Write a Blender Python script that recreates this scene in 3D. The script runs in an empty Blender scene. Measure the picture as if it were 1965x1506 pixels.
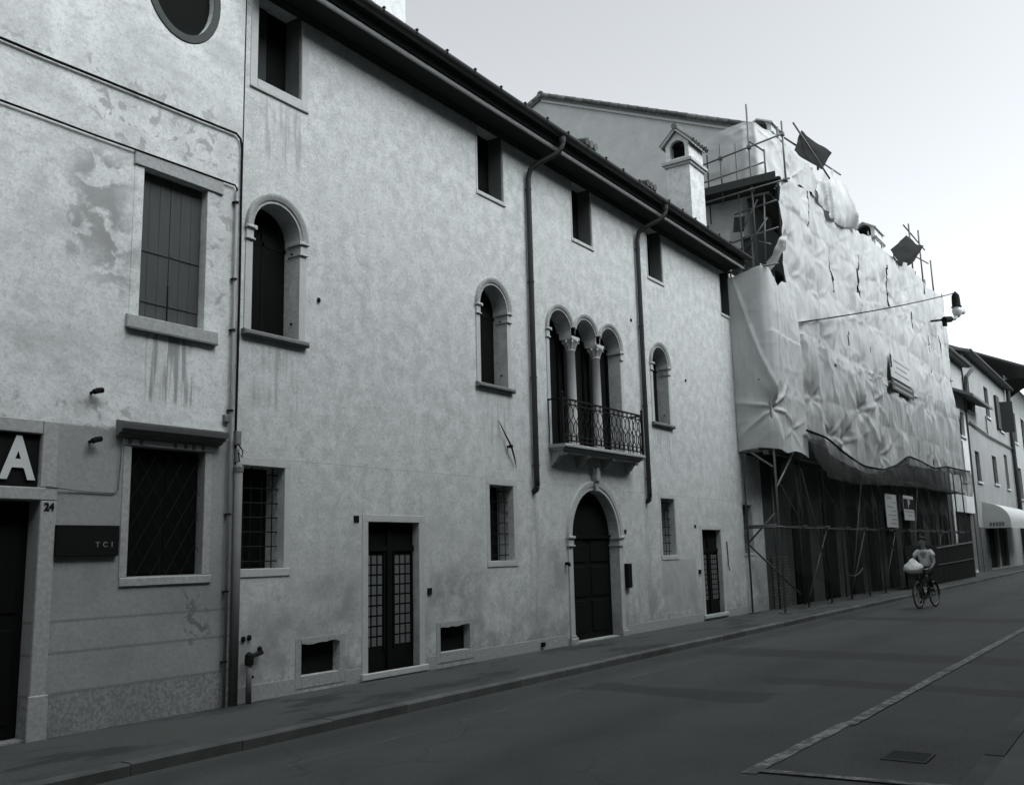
import bpy, bmesh, math, random
import numpy as np
from mathutils import Vector, Matrix

random.seed(7)
rng = np.random.RandomState(11)
SC = bpy.context.scene
COL = SC.collection
R = math.radians

# ------------------------------------------------------------------ camera
# world: X runs along the street front, Y goes into the houses, Z is up;
# the street front of the long plastered house is the plane Y = 0
CAM_Y = -9.268
yaw, pitch, roll = 0.973632, 0.169541, -0.024690
fw = Vector((math.sin(yaw)*math.cos(pitch), math.cos(yaw)*math.cos(pitch), math.sin(pitch)))
rt = Vector((math.cos(yaw), -math.sin(yaw), 0)); up = rt.cross(fw)
r2 = rt*math.cos(roll) + up*math.sin(roll); u2 = -rt*math.sin(roll) + up*math.cos(roll)
cd = bpy.data.cameras.new('camera'); cam = bpy.data.objects.new('camera', cd); COL.objects.link(cam)
cd.sensor_width = 36.0; cd.lens = 36.0*1818.9/1965.0; cd.clip_end = 3000; cd.clip_start = 0.05
m = Matrix((r2, u2, -fw)).transposed().to_4x4(); m.translation = Vector((0, CAM_Y, 1.65))
cam.matrix_world = m
SC.camera = cam

# ------------------------------------------------------------------ sky, sun, exposure
SUN_AZ, SUN_EL = R(8), R(47)          # measured from straight across the street towards +X
sdir = Vector((math.cos(SUN_EL)*math.sin(SUN_AZ), -math.cos(SUN_EL)*math.cos(SUN_AZ), math.sin(SUN_EL)))
w = bpy.data.worlds.new('World'); SC.world = w; w.use_nodes = True
nt = w.node_tree; nt.nodes.clear()
sky = nt.nodes.new('ShaderNodeTexSky'); sky.sky_type = 'NISHITA'; sky.sun_disc = False
sky.sun_elevation = SUN_EL; sky.sun_rotation = math.atan2(sdir.x, sdir.y)
sky.air_density = 1.0; sky.dust_density = 3.0; sky.ozone_density = 1.0; sky.altitude = 0
bw = nt.nodes.new('ShaderNodeRGBToBW')
tint = nt.nodes.new('ShaderNodeVectorMath'); tint.operation = 'SCALE'; tint.inputs[0].default_value = (0.955, 1.0, 1.055)
bg = nt.nodes.new('ShaderNodeBackground'); bg.inputs['Strength'].default_value = 0.15
wo = nt.nodes.new('ShaderNodeOutputWorld')
nt.links.new(sky.outputs[0], bw.inputs[0]); nt.links.new(bw.outputs[0], tint.inputs['Scale'])
nt.links.new(tint.outputs[0], bg.inputs['Color']); nt.links.new(bg.outputs[0], wo.inputs['Surface'])
sl = bpy.data.lights.new('sun', 'SUN'); so = bpy.data.objects.new('sun', sl); COL.objects.link(so)
sl.energy = 0.6; sl.angle = R(70); sl.color = (1.0, 0.985, 0.96)
so.rotation_euler = (-sdir).to_track_quat('-Z', 'Y').to_euler(); so.location = (0, -20, 40)
SC.view_settings.view_transform = 'Standard'; SC.view_settings.look = 'None'
SC.view_settings.exposure = 1.42; SC.view_settings.gamma = 1.0; SC.view_settings.use_curve_mapping = False
SC.cycles.filter_width = 1.5
SC.cycles.max_bounces = 3; SC.cycles.transparent_max_bounces = 16

# ------------------------------------------------------------------ mesh helpers
class MB:
    """collects shapes that become ONE mesh"""
    def __init__(s): s.v = []; s.f = []
    def add(s, vs, fs):
        o = len(s.v); s.v += [tuple(map(float, p)) for p in vs]; s.f += [tuple(o+i for i in f) for f in fs]; return s
    def box(s, x0, x1, y0, y1, z0, z1):
        return s.add([(x0,y0,z0),(x1,y0,z0),(x1,y1,z0),(x0,y1,z0),(x0,y0,z1),(x1,y0,z1),(x1,y1,z1),(x0,y1,z1)],
                     [(0,3,2,1),(4,5,6,7),(0,1,5,4),(1,2,6,5),(2,3,7,6),(3,0,4,7)])
    def bevbox(s, x0, x1, y0, y1, z0, z1, b=.008):
        # box with chamfered front (low Y) edges
        return s.add([(x0,y1,z0),(x1,y1,z0),(x1,y1,z1),(x0,y1,z1),(x0,y0+b,z0),(x1,y0+b,z0),(x1,y0+b,z1),(x0,y0+b,z1),
                      (x0+b,y0,z0+b),(x1-b,y0,z0+b),(x1-b,y0,z1-b),(x0+b,y0,z1-b)],
                     [(0,1,2,3),(0,4,5,1),(1,5,6,2),(2,6,7,3),(3,7,4,0),(4,8,9,5),(5,9,10,6),(6,10,11,7),(7,11,8,4),(8,11,10,9)])
    def obox(s, c, ax, ay, az):
        c = Vector(c); ax, ay, az = Vector(ax), Vector(ay), Vector(az)
        vs = [c+ax*i+ay*j+az*k for k in (-1,1) for j in (-1,1) for i in (-1,1)]
        return s.add(vs, [(0,2,3,1),(4,5,7,6),(0,1,5,4),(1,3,7,5),(3,2,6,7),(2,0,4,6)])
    def tube(s, pts, r, n=8, cap=True):
        pts = [Vector(p) for p in pts]; rs = r if isinstance(r, (list, tuple)) else [r]*len(pts)
        o = len(s.v); prev = None
        for i, p in enumerate(pts):
            t = (pts[min(i+1, len(pts)-1)] - pts[max(i-1, 0)]).normalized()
            if prev is None:
                a = t.cross(Vector((0,0,1)))
                if a.length < 1e-3: a = t.cross(Vector((1,0,0)))
            else:
                a = prev - t*prev.dot(t)
            a.normalize(); b = t.cross(a); prev = a
            for k in range(n):
                q = 2*math.pi*k/n; s.v.append(tuple(p + (a*math.cos(q) + b*math.sin(q))*rs[i]))
        for i in range(len(pts)-1):
            for k in range(n):
                k2 = (k+1) % n; s.f.append((o+i*n+k, o+i*n+k2, o+(i+1)*n+k2, o+(i+1)*n+k))
        if cap:
            s.f.append(tuple(o+k for k in reversed(range(n)))); s.f.append(tuple(o+(len(pts)-1)*n+k for k in range(n)))
        return s
    def prism(s, poly, y0, y1):
        # poly in (x, z), extruded along y
        n = len(poly); vs = [(x, y0, z) for x, z in poly] + [(x, y1, z) for x, z in poly]
        return s.add(vs, [tuple(range(n)), tuple(range(2*n-1, n-1, -1))] + [(i, (i+1) % n, n+(i+1) % n, n+i) for i in range(n)])
    def prismx(s, poly, x0, x1):
        # poly in (y, z), extruded along x
        n = len(poly); vs = [(x0, y, z) for y, z in poly] + [(x1, y, z) for y, z in poly]
        return s.add(vs, [tuple(range(n)), tuple(range(2*n-1, n-1, -1))] + [(i, n+i, n+(i+1) % n, (i+1) % n) for i in range(n)])
    def lathe(s, c, prof, n=16):
        o = len(s.v); cx, cy, cz = c
        for r, z in prof:
            for k in range(n):
                q = 2*math.pi*k/n; s.v.append((cx+r*math.cos(q), cy+r*math.sin(q), cz+z))
        for i in range(len(prof)-1):
            for k in range(n):
                s.f.append((o+i*n+k, o+i*n+(k+1) % n, o+(i+1)*n+(k+1) % n, o+(i+1)*n+k))
        s.f.append(tuple(o+k for k in reversed(range(n)))); s.f.append(tuple(o+(len(prof)-1)*n+k for k in range(n)))
        return s
    def arcsweep(s, cx, cz, prof, a0=0., a1=math.pi, n=28, sz=1.0):
        # prof: (radius, y) closed loop swept round an arc in the XZ plane
        o = len(s.v); m_ = len(prof)
        for i in range(n+1):
            a = a0 + (a1-a0)*i/n
            for r, y in prof: s.v.append((cx + r*math.cos(a), y, cz + r*math.sin(a)*sz))
        for i in range(n):
            for k in range(m_):
                k2 = (k+1) % m_; s.f.append((o+i*m_+k, o+(i+1)*m_+k, o+(i+1)*m_+k2, o+i*m_+k2))
        if abs(a1-a0) < 2*math.pi-1e-3:
            s.f.append(tuple(o+k for k in range(m_))); s.f.append(tuple(o+n*m_+k for k in reversed(range(m_))))
        return s
    def mesh(s, name, smooth=False):
        me = bpy.data.meshes.new(name); me.from_pydata(s.v, [], s.f); me.update()
        bm = bmesh.new(); bm.from_mesh(me); bmesh.ops.recalc_face_normals(bm, faces=bm.faces); bm.to_mesh(me); bm.free()
        if smooth: me.polygons.foreach_set('use_smooth', [True]*len(me.polygons))
        return me

def link(name, me, mat, parent=None, loc=None):
    o = bpy.data.objects.new(name, me); COL.objects.link(o)
    if mat is not None and len(me.materials) == 0: me.materials.append(mat)
    if loc is not None: o.location = loc
    if parent is not None:
        o.parent = parent; o.matrix_parent_inverse = parent.get('_inv_m') if False else INV.get(parent.name, Matrix())
    return o
INV = {}
SPLIT = {'jamb', 'frame', 'scroll', 'pane', 'batten', 'casement', 'panel', 'glazing_bars', 'shutter_stop', 'door_frame', 'lantern_wall', 'wall', 'string_course', 'plinth', 'lattice'}
def pieces(mb):
    p = list(range(len(mb.v)))
    def f(a):
        while p[a] != a: p[a] = p[p[a]]; a = p[a]
        return a
    for q in mb.f:
        for b in q[1:]: p[f(b)] = f(q[0])
    gr = {}
    for q in mb.f: gr.setdefault(f(q[0]), []).append(q)
    out = []
    for fs in gr.values():
        ids = sorted({i for q in fs for i in q}); mp = {i: k for k, i in enumerate(ids)}
        m_ = MB(); m_.v = [mb.v[i] for i in ids]; m_.f = [tuple(mp[i] for i in q) for q in fs]; out.append(m_)
    return out
def part(name, mb, mat, parent=None, smooth=False, loc=None):
    if isinstance(mb, MB) and name in SPLIT:
        ps = pieces(mb)
        if len(ps) > 1: return [part(name, q, mat, parent, smooth, loc) for q in ps][0]
    me = mb if isinstance(mb, bpy.types.Mesh) else mb.mesh(name, smooth)
    return link(name, me, mat, parent, loc)
def tag(o, label=None, cat=None, group=None, kind=None):
    if label: o['label'] = label
    if cat: o['category'] = cat
    if group: o['group'] = group
    if kind: o['kind'] = kind
    return o
def thing(name, label, cat, loc, group=None):
    o = bpy.data.objects.new(name, None); COL.objects.link(o); o.location = loc; o.empty_display_size = .3
    INV[o.name] = Matrix.Translation(-Vector(loc))
    return tag(o, label, cat, group)
def struct(name, mb, mat, smooth=False): return tag(part(name, mb, mat, None, smooth), kind='structure')

def arch(xc, h, z0, zs, n=18, sz=1.0):
    p = [(xc-h, z0), (xc+h, z0), (xc+h, zs)]
    p += [(xc+h*math.cos(math.pi*i/n), zs+sz*h*math.sin(math.pi*i/n)) for i in range(1, n)]
    return p + [(xc-h, zs)]
def rect(x0, x1, z0, z1): return [(x0, z0), (x1, z0), (x1, z1), (x0, z1)]
def ellipse(cx, cz, rx, rz, n=32): return [(cx+rx*math.cos(2*math.pi*i/n), cz+rz*math.sin(2*math.pi*i/n)) for i in range(n)]

def holed_wall(outer, holes, y=0.0):
    """front sheet in the plane y with openings, plus the reveals of the openings; holes = [(loop, depth)]"""
    bm = bmesh.new(); edges = []
    for loop in [outer] + [h for h, d in holes]:
        vs = [bm.verts.new((x, y, z)) for x, z in loop]
        for i in range(len(vs)): edges.append(bm.edges.new((vs[i], vs[(i+1) % len(vs)])))
    bmesh.ops.triangle_fill(bm, use_beauty=True, use_dissolve=False, edges=edges, normal=(0, -1, 0))
    for loop, d in holes:
        a = [bm.verts.new((x, y, z)) for x, z in loop]; b = [bm.verts.new((x, y+d, z)) for x, z in loop]
        for i in range(len(a)):
            j = (i+1) % len(a); bm.faces.new((a[i], b[i], b[j], a[j]))
    me = bpy.data.meshes.new('wall')
    bm.normal_update()
    for f in bm.faces:
        if abs(f.normal.y) > .9 and f.normal.y > 0: f.normal_flip()
    bm.to_mesh(me); bm.free(); return me

def text_mesh(body, size, depth=.004, bold=0.0):
    cu = bpy.data.curves.new('text', 'FONT'); cu.body = body; cu.size = size; cu.extrude = depth/2; cu.offset = bold
    cu.align_x = 'CENTER'; cu.align_y = 'CENTER'
    o = bpy.data.objects.new('text', cu); COL.objects.link(o)
    dg = bpy.context.evaluated_depsgraph_get(); dg.update()
    me = bpy.data.meshes.new_from_object(o.evaluated_get(dg)); bpy.data.objects.remove(o)
    me.transform(Matrix.Rotation(math.pi/2, 4, 'X')); return me       # reads when looking along +Y
def lettering(name, body, size, x, y, z, mat, parent, bold=0.0, sx=1.0, rotz=0):
    me = text_mesh(body, size, .004, bold); me.transform(Matrix.Diagonal((sx, 1, 1, 1)))
    if rotz: me.transform(Matrix.Rotation(rotz, 4, 'Z'))
    me.transform(Matrix.Translation((x, y, z)))
    me.materials.clear()
    return link(name, me, mat, parent)

def hsh(i, j, s):
    n = np.sin(i*127.1 + j*311.7 + s*74.7)*43758.5453
    return n - np.floor(n)
def vn(x, y, s=0.):
    """smooth value noise on arrays, -1..1"""
    i, j = np.floor(x), np.floor(y); fx, fy = x-i, y-j
    fx = fx*fx*fx*(fx*(fx*6-15)+10); fy = fy*fy*fy*(fy*(fy*6-15)+10)
    a = hsh(i, j, s)*(1-fx) + hsh(i+1, j, s)*fx; b = hsh(i, j+1, s)*(1-fx) + hsh(i+1, j+1, s)*fx
    return (a*(1-fy) + b*fy)*2-1
def grid_mesh(P, name, cut=None):
    """P: (rows, cols, 3) array of points -> smooth quad mesh; cut drops quads whose mask is set"""
    r, c, _ = P.shape
    idx = np.arange(r*c).reshape(r, c)
    q = np.stack([idx[:-1, :-1], idx[:-1, 1:], idx[1:, 1:], idx[1:, :-1]], -1)
    if cut is not None: q = q[~cut[:-1, :-1]]
    me = bpy.data.meshes.new(name); me.from_pydata(P.reshape(-1, 3).tolist(), [], q.reshape(-1, 4).tolist()); me.update()
    me.polygons.foreach_set('use_smooth', [True]*len(me.polygons)); return me

# ------------------------------------------------------------------ materials
def g(v):
    return (v*.89, v, v*.95, 1) if v < .1 else (v*.955, v, v*.985, 1)
class NT:
    def __init__(s, name, rough=.8, spec=.3):
        s.m = bpy.data.materials.new(name); s.m.use_nodes = True; s.t = s.m.node_tree; s.n = s.t.nodes; s.l = s.t.links
        s.b = s.n['Principled BSDF']; s.b.inputs['Roughness'].default_value = rough
        s.b.inputs['Specular IOR Level'].default_value = spec
        s._co = None
    def co(s):
        if s._co is None: s._co = s.n.new('ShaderNodeTexCoord').outputs['Object']
        return s._co
    def vec(s, sc=(1,1,1), off=(0,0,0)):
        mp = s.n.new('ShaderNodeMapping'); mp.inputs['Scale'].default_value = sc; mp.inputs['Location'].default_value = off
        s.l.new(s.co(), mp.inputs['Vector']); return mp.outputs[0]
    def noise(s, scale, detail=4, rough=.55, sc=(1,1,1), off=(0,0,0), dist=0.0):
        t = s.n.new('ShaderNodeTexNoise'); t.inputs['Scale'].default_value = scale; t.inputs['Detail'].default_value = min(detail, 4)
        t.inputs['Roughness'].default_value = rough; t.inputs['Distortion'].default_value = dist
        s.l.new(s.vec(sc, off), t.inputs['Vector']); return t.outputs['Fac']
    def ramp(s, fac, a, b, lo=0., hi=1.):
        r = s.n.new('ShaderNodeMapRange'); r.interpolation_type = 'SMOOTHSTEP'; r.clamp = True
        r.inputs['From Min'].default_value = a; r.inputs['From Max'].default_value = b
        r.inputs['To Min'].default_value = lo; r.inputs['To Max'].default_value = hi
        s.l.new(fac, r.inputs['Value']); return r.outputs[0]
    def math(s, op, a, b=None):
        n = s.n.new('ShaderNodeMath'); n.operation = op
        for i, v in enumerate((a, b)):
            if v is None: continue
            if isinstance(v, (int, float)): n.inputs[i].default_value = v
            else: s.l.new(v, n.inputs[i])
        return n.outputs[0]
    def mul(s, *a):
        r = a[0]
        for b in a[1:]: r = s.math('MULTIPLY', r, b)
        return r
    def mix(s, fac, a, b):
        n = s.n.new('ShaderNodeMix'); n.data_type = 'RGBA'
        if isinstance(fac, (int, float)): n.inputs['Factor'].default_value = fac
        else: s.l.new(fac, n.inputs['Factor'])
        for nm, v in (('A', a), ('B', b)):
            sock = [i for i in n.inputs if i.name == nm and i.type == 'RGBA'][0]
            if isinstance(v, tuple): sock.default_value = v
            else: s.l.new(v, sock)
        return [o for o in n.outputs if o.type == 'RGBA'][0]
    def xyz(s):
        if not hasattr(s, '_xyz'):
            n = s.n.new('ShaderNodeSeparateXYZ'); s.l.new(s.co(), n.inputs[0]); s._xyz = n.outputs
        return s._xyz
    def boxmask(s, x0, x1, z0, z1, e=.12, wob=None, wy=False):
        o = s.xyz(); X = o[0]; Z = o[1] if wy else o[2]
        if wob is not None:
            d = s.math('MULTIPLY', s.math('SUBTRACT', wob, .5), .9); X = s.math('ADD', X, d); Z = s.math('ADD', Z, d)
        return s.mul(s.ramp(X, x0-e, x0+e), s.ramp(X, x1+e, x1-e), s.ramp(Z, z0-e, z0+e), s.ramp(Z, z1+e, z1-e))
    def col(s, c):
        if isinstance(c, tuple): s.b.inputs['Base Color'].default_value = c
        else: s.l.new(c, s.b.inputs['Base Color'])
    def bump(s, fac, strength=.3, dist=.01):
        n = s.n.new('ShaderNodeBump'); n.inputs['Strength'].default_value = strength; n.inputs['Distance'].default_value = dist
        s.l.new(fac, n.inputs['Height']); s.l.new(n.outputs[0], s.b.inputs['Normal'])

def simple(name, v, rough=.7, var=.25, scale=6., spec=.3, metal=0., bump=.15, dist=.005, sc=(1,1,1), rnd=0.0):
    t = NT(name, rough, spec); n = t.noise(scale, 5, .6, sc)
    c = t.mix(n, g(v*(1-var)), g(v*(1+var)))
    if rnd:
        oi = t.n.new('ShaderNodeObjectInfo'); hs = t.n.new('ShaderNodeHueSaturation')
        t.l.new(t.ramp(oi.outputs['Random'], 0, 1, 1-rnd, 1+rnd), hs.inputs['Value']); t.l.new(c, hs.inputs['Color']); c = hs.outputs[0]
    t.col(c); t.b.inputs['Metallic'].default_value = metal
    if bump: t.bump(t.noise(scale*5, 4, .6, sc), bump, dist)
    return t.m
M = {}

def mat_main():
    t = NT('lime_plaster', .92, .15)
    big = t.noise(.55, 4, .6); mid = t.noise(4.2, 5, .6); fine = t.noise(13, 4, .6)
    c = t.mix(t.ramp(mid, .32, .68), g(.43), g(.62)); c = t.mix(t.ramp(big, .35, .7, 0, .5), c, g(.57))
    # trowel mottling
    c = t.mix(t.ramp(t.noise(5.5, 4, .6, off=(4, 0, 9)), .52, .7, 0, .45), c, g(.43))
    c = t.mix(t.ramp(t.noise(1.6, 5, .6, off=(9, 0, 2)), .5, .7, 0, .35), c, g(.45))
    c = t.mix(t.ramp(fine, .50, .72, 0, .6), c, g(.34)); c = t.mix(t.ramp(t.noise(38, 3, .75), .50, .66, 0, .55), c, g(.30)); c = t.mix(t.ramp(t.noise(26, 3, .7, off=(3, 3, 3)), .52, .68, 0, .6), c, g(.74))
    # rain streaks below the sills, each where the water drips off
    for x0, x1, z0, z1 in ((7.75, 8.65, 3.55, 4.35), (12.7, 13.6, 3.5, 4.35), (19.2, 20.3, 3.5, 4.35), (7.9, 8.7, 6.9, 7.8)):
        c = t.mix(t.mul(t.boxmask(x0, x1, z0, z1, .14), t.ramp(t.noise(3.5, 3, .5, (3, 1, .22)), .46, .66, 0, .6)), c, g(.27))
    for px_ in (14.24, 18.73):      # stains where the downpipes leak
        c = t.mix(t.mul(t.boxmask(px_-.14, px_+.12, .3, 2.8, .12), t.ramp(t.noise(3, 4, .6, (3, 1, .25)), .42, .62, 0, .55)), c, g(.26))
    vo = t.n.new('ShaderNodeTexVoronoi'); vo.feature = 'DISTANCE_TO_EDGE'; vo.inputs['Scale'].default_value = .42
    va = t.n.new('ShaderNodeVectorMath'); va.operation = 'ADD'; sc = t.n.new('ShaderNodeVectorMath'); sc.operation = 'SCALE'; sc.inputs['Scale'].default_value = .7
    nz = t.n.new('ShaderNodeTexNoise'); nz.inputs['Scale'].default_value = 1.5; nz.inputs['Detail'].default_value = 6; t.l.new(t.co(), nz.inputs['Vector'])
    t.l.new(nz.outputs['Color'], sc.inputs[0]); t.l.new(t.co(), va.inputs[0]); t.l.new(sc.outputs[0], va.inputs[1]); t.l.new(va.outputs[0], vo.inputs['Vector'])
    c = t.mix(t.mul(t.ramp(vo.outputs['Distance'], .006, .002), t.ramp(t.noise(.45, 3, .6, off=(5, 2, 8)), .50, .58), .3), c, g(.26))
    c = t.mix(t.mul(t.ramp(t.math('ADD', t.xyz()[2], t.math('MULTIPLY', mid, .5)), .75, .35), t.ramp(fine, .3, .65, .1, .7)), c, g(.24))  # base dirt that also paints the wall's shade toward the ground into the colour
    # damp blotches and splashed dirt, over shade painted in toward the base
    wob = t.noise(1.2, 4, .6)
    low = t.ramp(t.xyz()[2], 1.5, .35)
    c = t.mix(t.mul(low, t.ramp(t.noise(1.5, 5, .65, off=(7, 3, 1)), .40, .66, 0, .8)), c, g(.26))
    c = t.mix(t.mul(t.ramp(t.xyz()[2], 3.0, 2.2), t.ramp(t.noise(.9, 4, .6, off=(1, 3, 5)), .44, .62, 0, .35)), c, g(.36))
    for x0, x1, z0, z1 in ((8.9, 9.75, .7, 1.5), (11.3, 12.6, .75, 1.5), (14.6, 15.3, .8, 1.8), (7.75, 8.6, .4, .9)):
        c = t.mix(t.mul(t.boxmask(x0, x1, z0, z1, .3, wob), t.ramp(t.noise(3.2, 5, .6, off=(5, 1, 7)), .35, .65, .15, .75)), c, g(.25))
    # smoother repaired panel beside the small door
    c = t.mix(t.mul(t.boxmask(19.35, 21.15, .32, 1.45, .03), .6), c, g(.34))
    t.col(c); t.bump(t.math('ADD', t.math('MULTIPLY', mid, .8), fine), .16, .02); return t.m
def mat_old():
    t = NT('old_peeling_plaster', .92, .15)
    mid = t.noise(1.6, 6, .65, dist=.5); fine = t.noise(11, 5, .65); wob = t.noise(1.4, 5, .65)
    c = t.mix(t.ramp(mid, .3, .7), g(.54), g(.70)); c = t.mix(t.ramp(fine, .5, .74, 0, .55), c, g(.37)); c = t.mix(t.ramp(t.noise(40, 3, .75), .5, .66, 0, .5), c, g(.34)); c = t.mix(t.ramp(t.noise(24, 3, .7, off=(3, 1, 3)), .53, .7, 0, .5), c, g(.76)); c = t.mix(t.ramp(t.noise(3.5, 5, .6, (1, 1, 1.8), (2, 0, 7)), .5, .68, 0, .4), c, g(.40))
    c = t.mix(t.ramp(t.noise(.8, 4, .6, (1, 1, 2.2), (3, 0, 2)), .5, .68, 0, .5), c, g(.38))
    peel = t.ramp(t.noise(2.6, 7, .62, off=(2, 0, 5), dist=.6), .46, .55)
    peelf = t.ramp(t.noise(5.5, 6, .6, off=(1, 0, 3), dist=.5), .54, .60)
    for x0, x1, z0, z1, k in ((5.3, 6.0, 4.95, 6.1, .9), (5.75, 6.05, 4.45, 5.5, .8)):
        c = t.mix(t.mul(t.boxmask(x0, x1, z0, z1, .22, wob), peel, k*.92), c, g(.26))
    for x0, x1, z0, z1, k in ((5.5, 7.5, 6.4, 6.95, .8), (4.5, 7.4, 6.95, 7.2, .6), (7.15, 7.5, 4.6, 6.2, .8), (5.2, 6.6, 7.05, 7.3, .5), (4.6, 6.2, 3.15, 3.45, .7)):
        c = t.mix(t.mul(t.boxmask(x0, x1, z0, z1, .1, wob), peelf, k*.85), c, g(.27))
    c = t.mix(t.mul(t.boxmask(6.32, 7.0, 3.45, 4.25, .07), t.ramp(t.noise(7, 3, .5, (2.2, 1, .12)), .46, .62, 0, .75)), c, g(.20))
    # lower storey: later cement render, greyer
    low = t.ramp(t.math('ADD', t.xyz()[2], t.math('MULTIPLY', t.math('SUBTRACT', fine, .5), .12)), 3.12, 3.08)
    lc = t.mix(mid, g(.25), g(.36)); lc = t.mix(t.ramp(t.noise(30, 3, .6), .4, .7, 0, .4), lc, g(.20))
    lc = t.mix(t.ramp(t.noise(.8, 4, .6, off=(8, 1, 3)), .45, .7, 0, .5), lc, g(.19))
    lc = t.mix(t.mul(t.boxmask(6.85, 7.3, .75, 1.35, .1, wob), t.ramp(t.noise(4, 5, .7, off=(1, 4, 3), dist=1.5), .50, .56, 0, .7)), lc, g(.10))
    base = t.ramp(t.xyz()[2], .41, .39)
    lc = t.mix(t.mul(base, t.ramp(t.noise(24, 3, .7), .4, .6, 0, .7)), lc, g(.16))
    for z in (.4, .79, 1.1):
        lc = t.mix(t.mul(t.ramp(t.xyz()[2], z-.015, z), t.ramp(t.xyz()[2], z+.03, z+.012), .55), lc, g(.13))
    t.col(t.mix(low, c, lc)); t.bump(t.math('ADD', mid, t.math('MULTIPLY', fine, 1.2)), .25, .02); return t.m
def mat_asphalt():
    t = NT('asphalt', .72, .32)
    n = t.noise(.25, 5, .6); f = t.noise(70, 3, .7); sp = t.noise(22, 4, .7); md = t.noise(1.3, 6, .68, (.7, 1.2, 1))
    c = t.mix(n, g(.046), g(.072)); c = t.mix(t.ramp(md, .42, .68, 0, .55), c, g(.036)); c = t.mix(t.ramp(t.noise(.45, 5, .7, (.5, 1.1, 1), (9, 4, 0)), .50, .62, 0, .5), c, g(.082))
    c = t.mix(t.ramp(sp, .48, .68, 0, .55), c, g(.075)); c = t.mix(t.ramp(f, .50, .64, 0, .6), c, g(.11)); c = t.mix(t.ramp(f, .46, .34, 0, .6), c, g(.02))
    wob = t.noise(.8, 5, .65)
    # trench repairs across the street, each a darker tar strip
    for x0, x1, y0, y1 in ((15.7, 16.8, -7.9, -2.2), (11.0, 11.8, -5.2, -2.6), (12.6, 13.2, -7.9, -4.6), (24., 25.2, -7.9, -2.0)):
        c = t.mix(t.mul(t.boxmask(x0, x1, y0, y1, .07, wob, True), t.ramp(sp, .3, .7, .75, .4)), c, g(.018))
    # oily drip line of the traffic lane and grit along the gutter
    c = t.mix(t.mul(t.boxmask(-50, 90, -2.45, -1.95, .2, None, True), t.ramp(md, .3, .6, .7, .3)), c, g(.020))
    c = t.mix(t.mul(t.boxmask(-50, 90, -4.7, -4.1, .35, None, True), t.ramp(n, .3, .7, .5, .2)), c, g(.024))
    c = t.mix(t.mul(t.boxmask(6, 30, -2.76, -2.71, .02, None, True), t.ramp(md, .42, .62, 0, .7)), c, g(.11))
    c = t.mix(t.mul(t.boxmask(8.2, 9.6, -7.7, -6.8, .3, wob, True), t.ramp(sp, .35, .65, .7, .2)), c, g(.024))
    # cracks
    vo = t.n.new('ShaderNodeTexVoronoi'); vo.feature = 'DISTANCE_TO_EDGE'; vo.inputs['Scale'].default_value = .55
    va = t.n.new('ShaderNodeVectorMath'); va.operation = 'ADD'; sc = t.n.new('ShaderNodeVectorMath'); sc.operation = 'SCALE'; sc.inputs['Scale'].default_value = .5
    nz = t.n.new('ShaderNodeTexNoise'); nz.inputs['Scale'].default_value = 1.6; nz.inputs['Detail'].default_value = 5; t.l.new(t.co(), nz.inputs['Vector'])
    t.l.new(nz.outputs['Color'], sc.inputs[0]); t.l.new(t.co(), va.inputs[0]); t.l.new(sc.outputs[0], va.inputs[1]); t.l.new(va.outputs[0], vo.inputs['Vector'])
    crk = t.mul(t.ramp(vo.outputs['Distance'], .010, .003), t.ramp(t.noise(.5, 3, .6, off=(5, 2, 0)), .48, .56))
    c = t.mix(t.mul(crk, .35), c, g(.012))
    t.col(c); t.bump(t.math('ADD', f, sp), .6, .012); return t.m
def mat_pave():
    t = NT('worn_pavement', .85, .25)
    n = t.noise(.8, 5, .65, (.5, 1, 1)); f = t.noise(45, 3, .6)
    c = t.mix(n, g(.050), g(.082)); c = t.mix(t.ramp(f, .5, .68, 0, .5), c, g(.12))
    c = t.mix(t.ramp(t.noise(.7, 5, .7, (.6, 1.6, 1), off=(3, 1, 0)), .50, .60, 0, .8), c, g(.028))
    t.col(c); t.bump(f, .4, .008); return t.m
def mat_tarp(nm='white_plastic_sheet', k=1.0, rough=.5):
    t = NT(nm, rough, .4)
    n = t.noise(.9, 5, .6, (1, 1, .6)); f = t.noise(5, 5, .6, (1.4, 1.4, .5))
    c = t.mix(t.ramp(n, .3, .7), g(.43*k), g(.56*k)); c = t.mix(t.ramp(f, .5, .75, 0, .3), c, g(.33*k))
    c = t.mix(t.ramp(t.noise(3, 4, .6, (2, 2, .12)), .55, .75, 0, .35), c, g(.29*k))
    t.col(c); t.bump(t.noise(2.5, 4, .6, (1, 1, .4), dist=.5), .35, .03)
    tr = t.n.new('ShaderNodeBsdfTranslucent'); tr.inputs['Color'].default_value = g(.6)
    mx = t.n.new('ShaderNodeMixShader'); mx.inputs[0].default_value = .22
    t.l.new(t.b.outputs[0], mx.inputs[1]); t.l.new(tr.outputs[0], mx.inputs[2]); t.l.new(mx.outputs[0], t.n['Material Output'].inputs['Surface']); return t.m
def mat_net(name, v, lo, hi):
    t = NT(name, .8, .2); n = t.noise(1.2, 5, .6)
    t.col(t.mix(n, g(v*.7), g(v*1.3)))
    tr = t.n.new('ShaderNodeBsdfTransparent'); mx = t.n.new('ShaderNodeMixShader')
    t.l.new(t.ramp(n, .3, .7, lo, hi), mx.inputs[0])
    t.l.new(t.b.outputs[0], mx.inputs[1]); t.l.new(tr.outputs[0], mx.inputs[2]); t.l.new(mx.outputs[0], t.n['Material Output'].inputs['Surface']); return t.m
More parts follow.
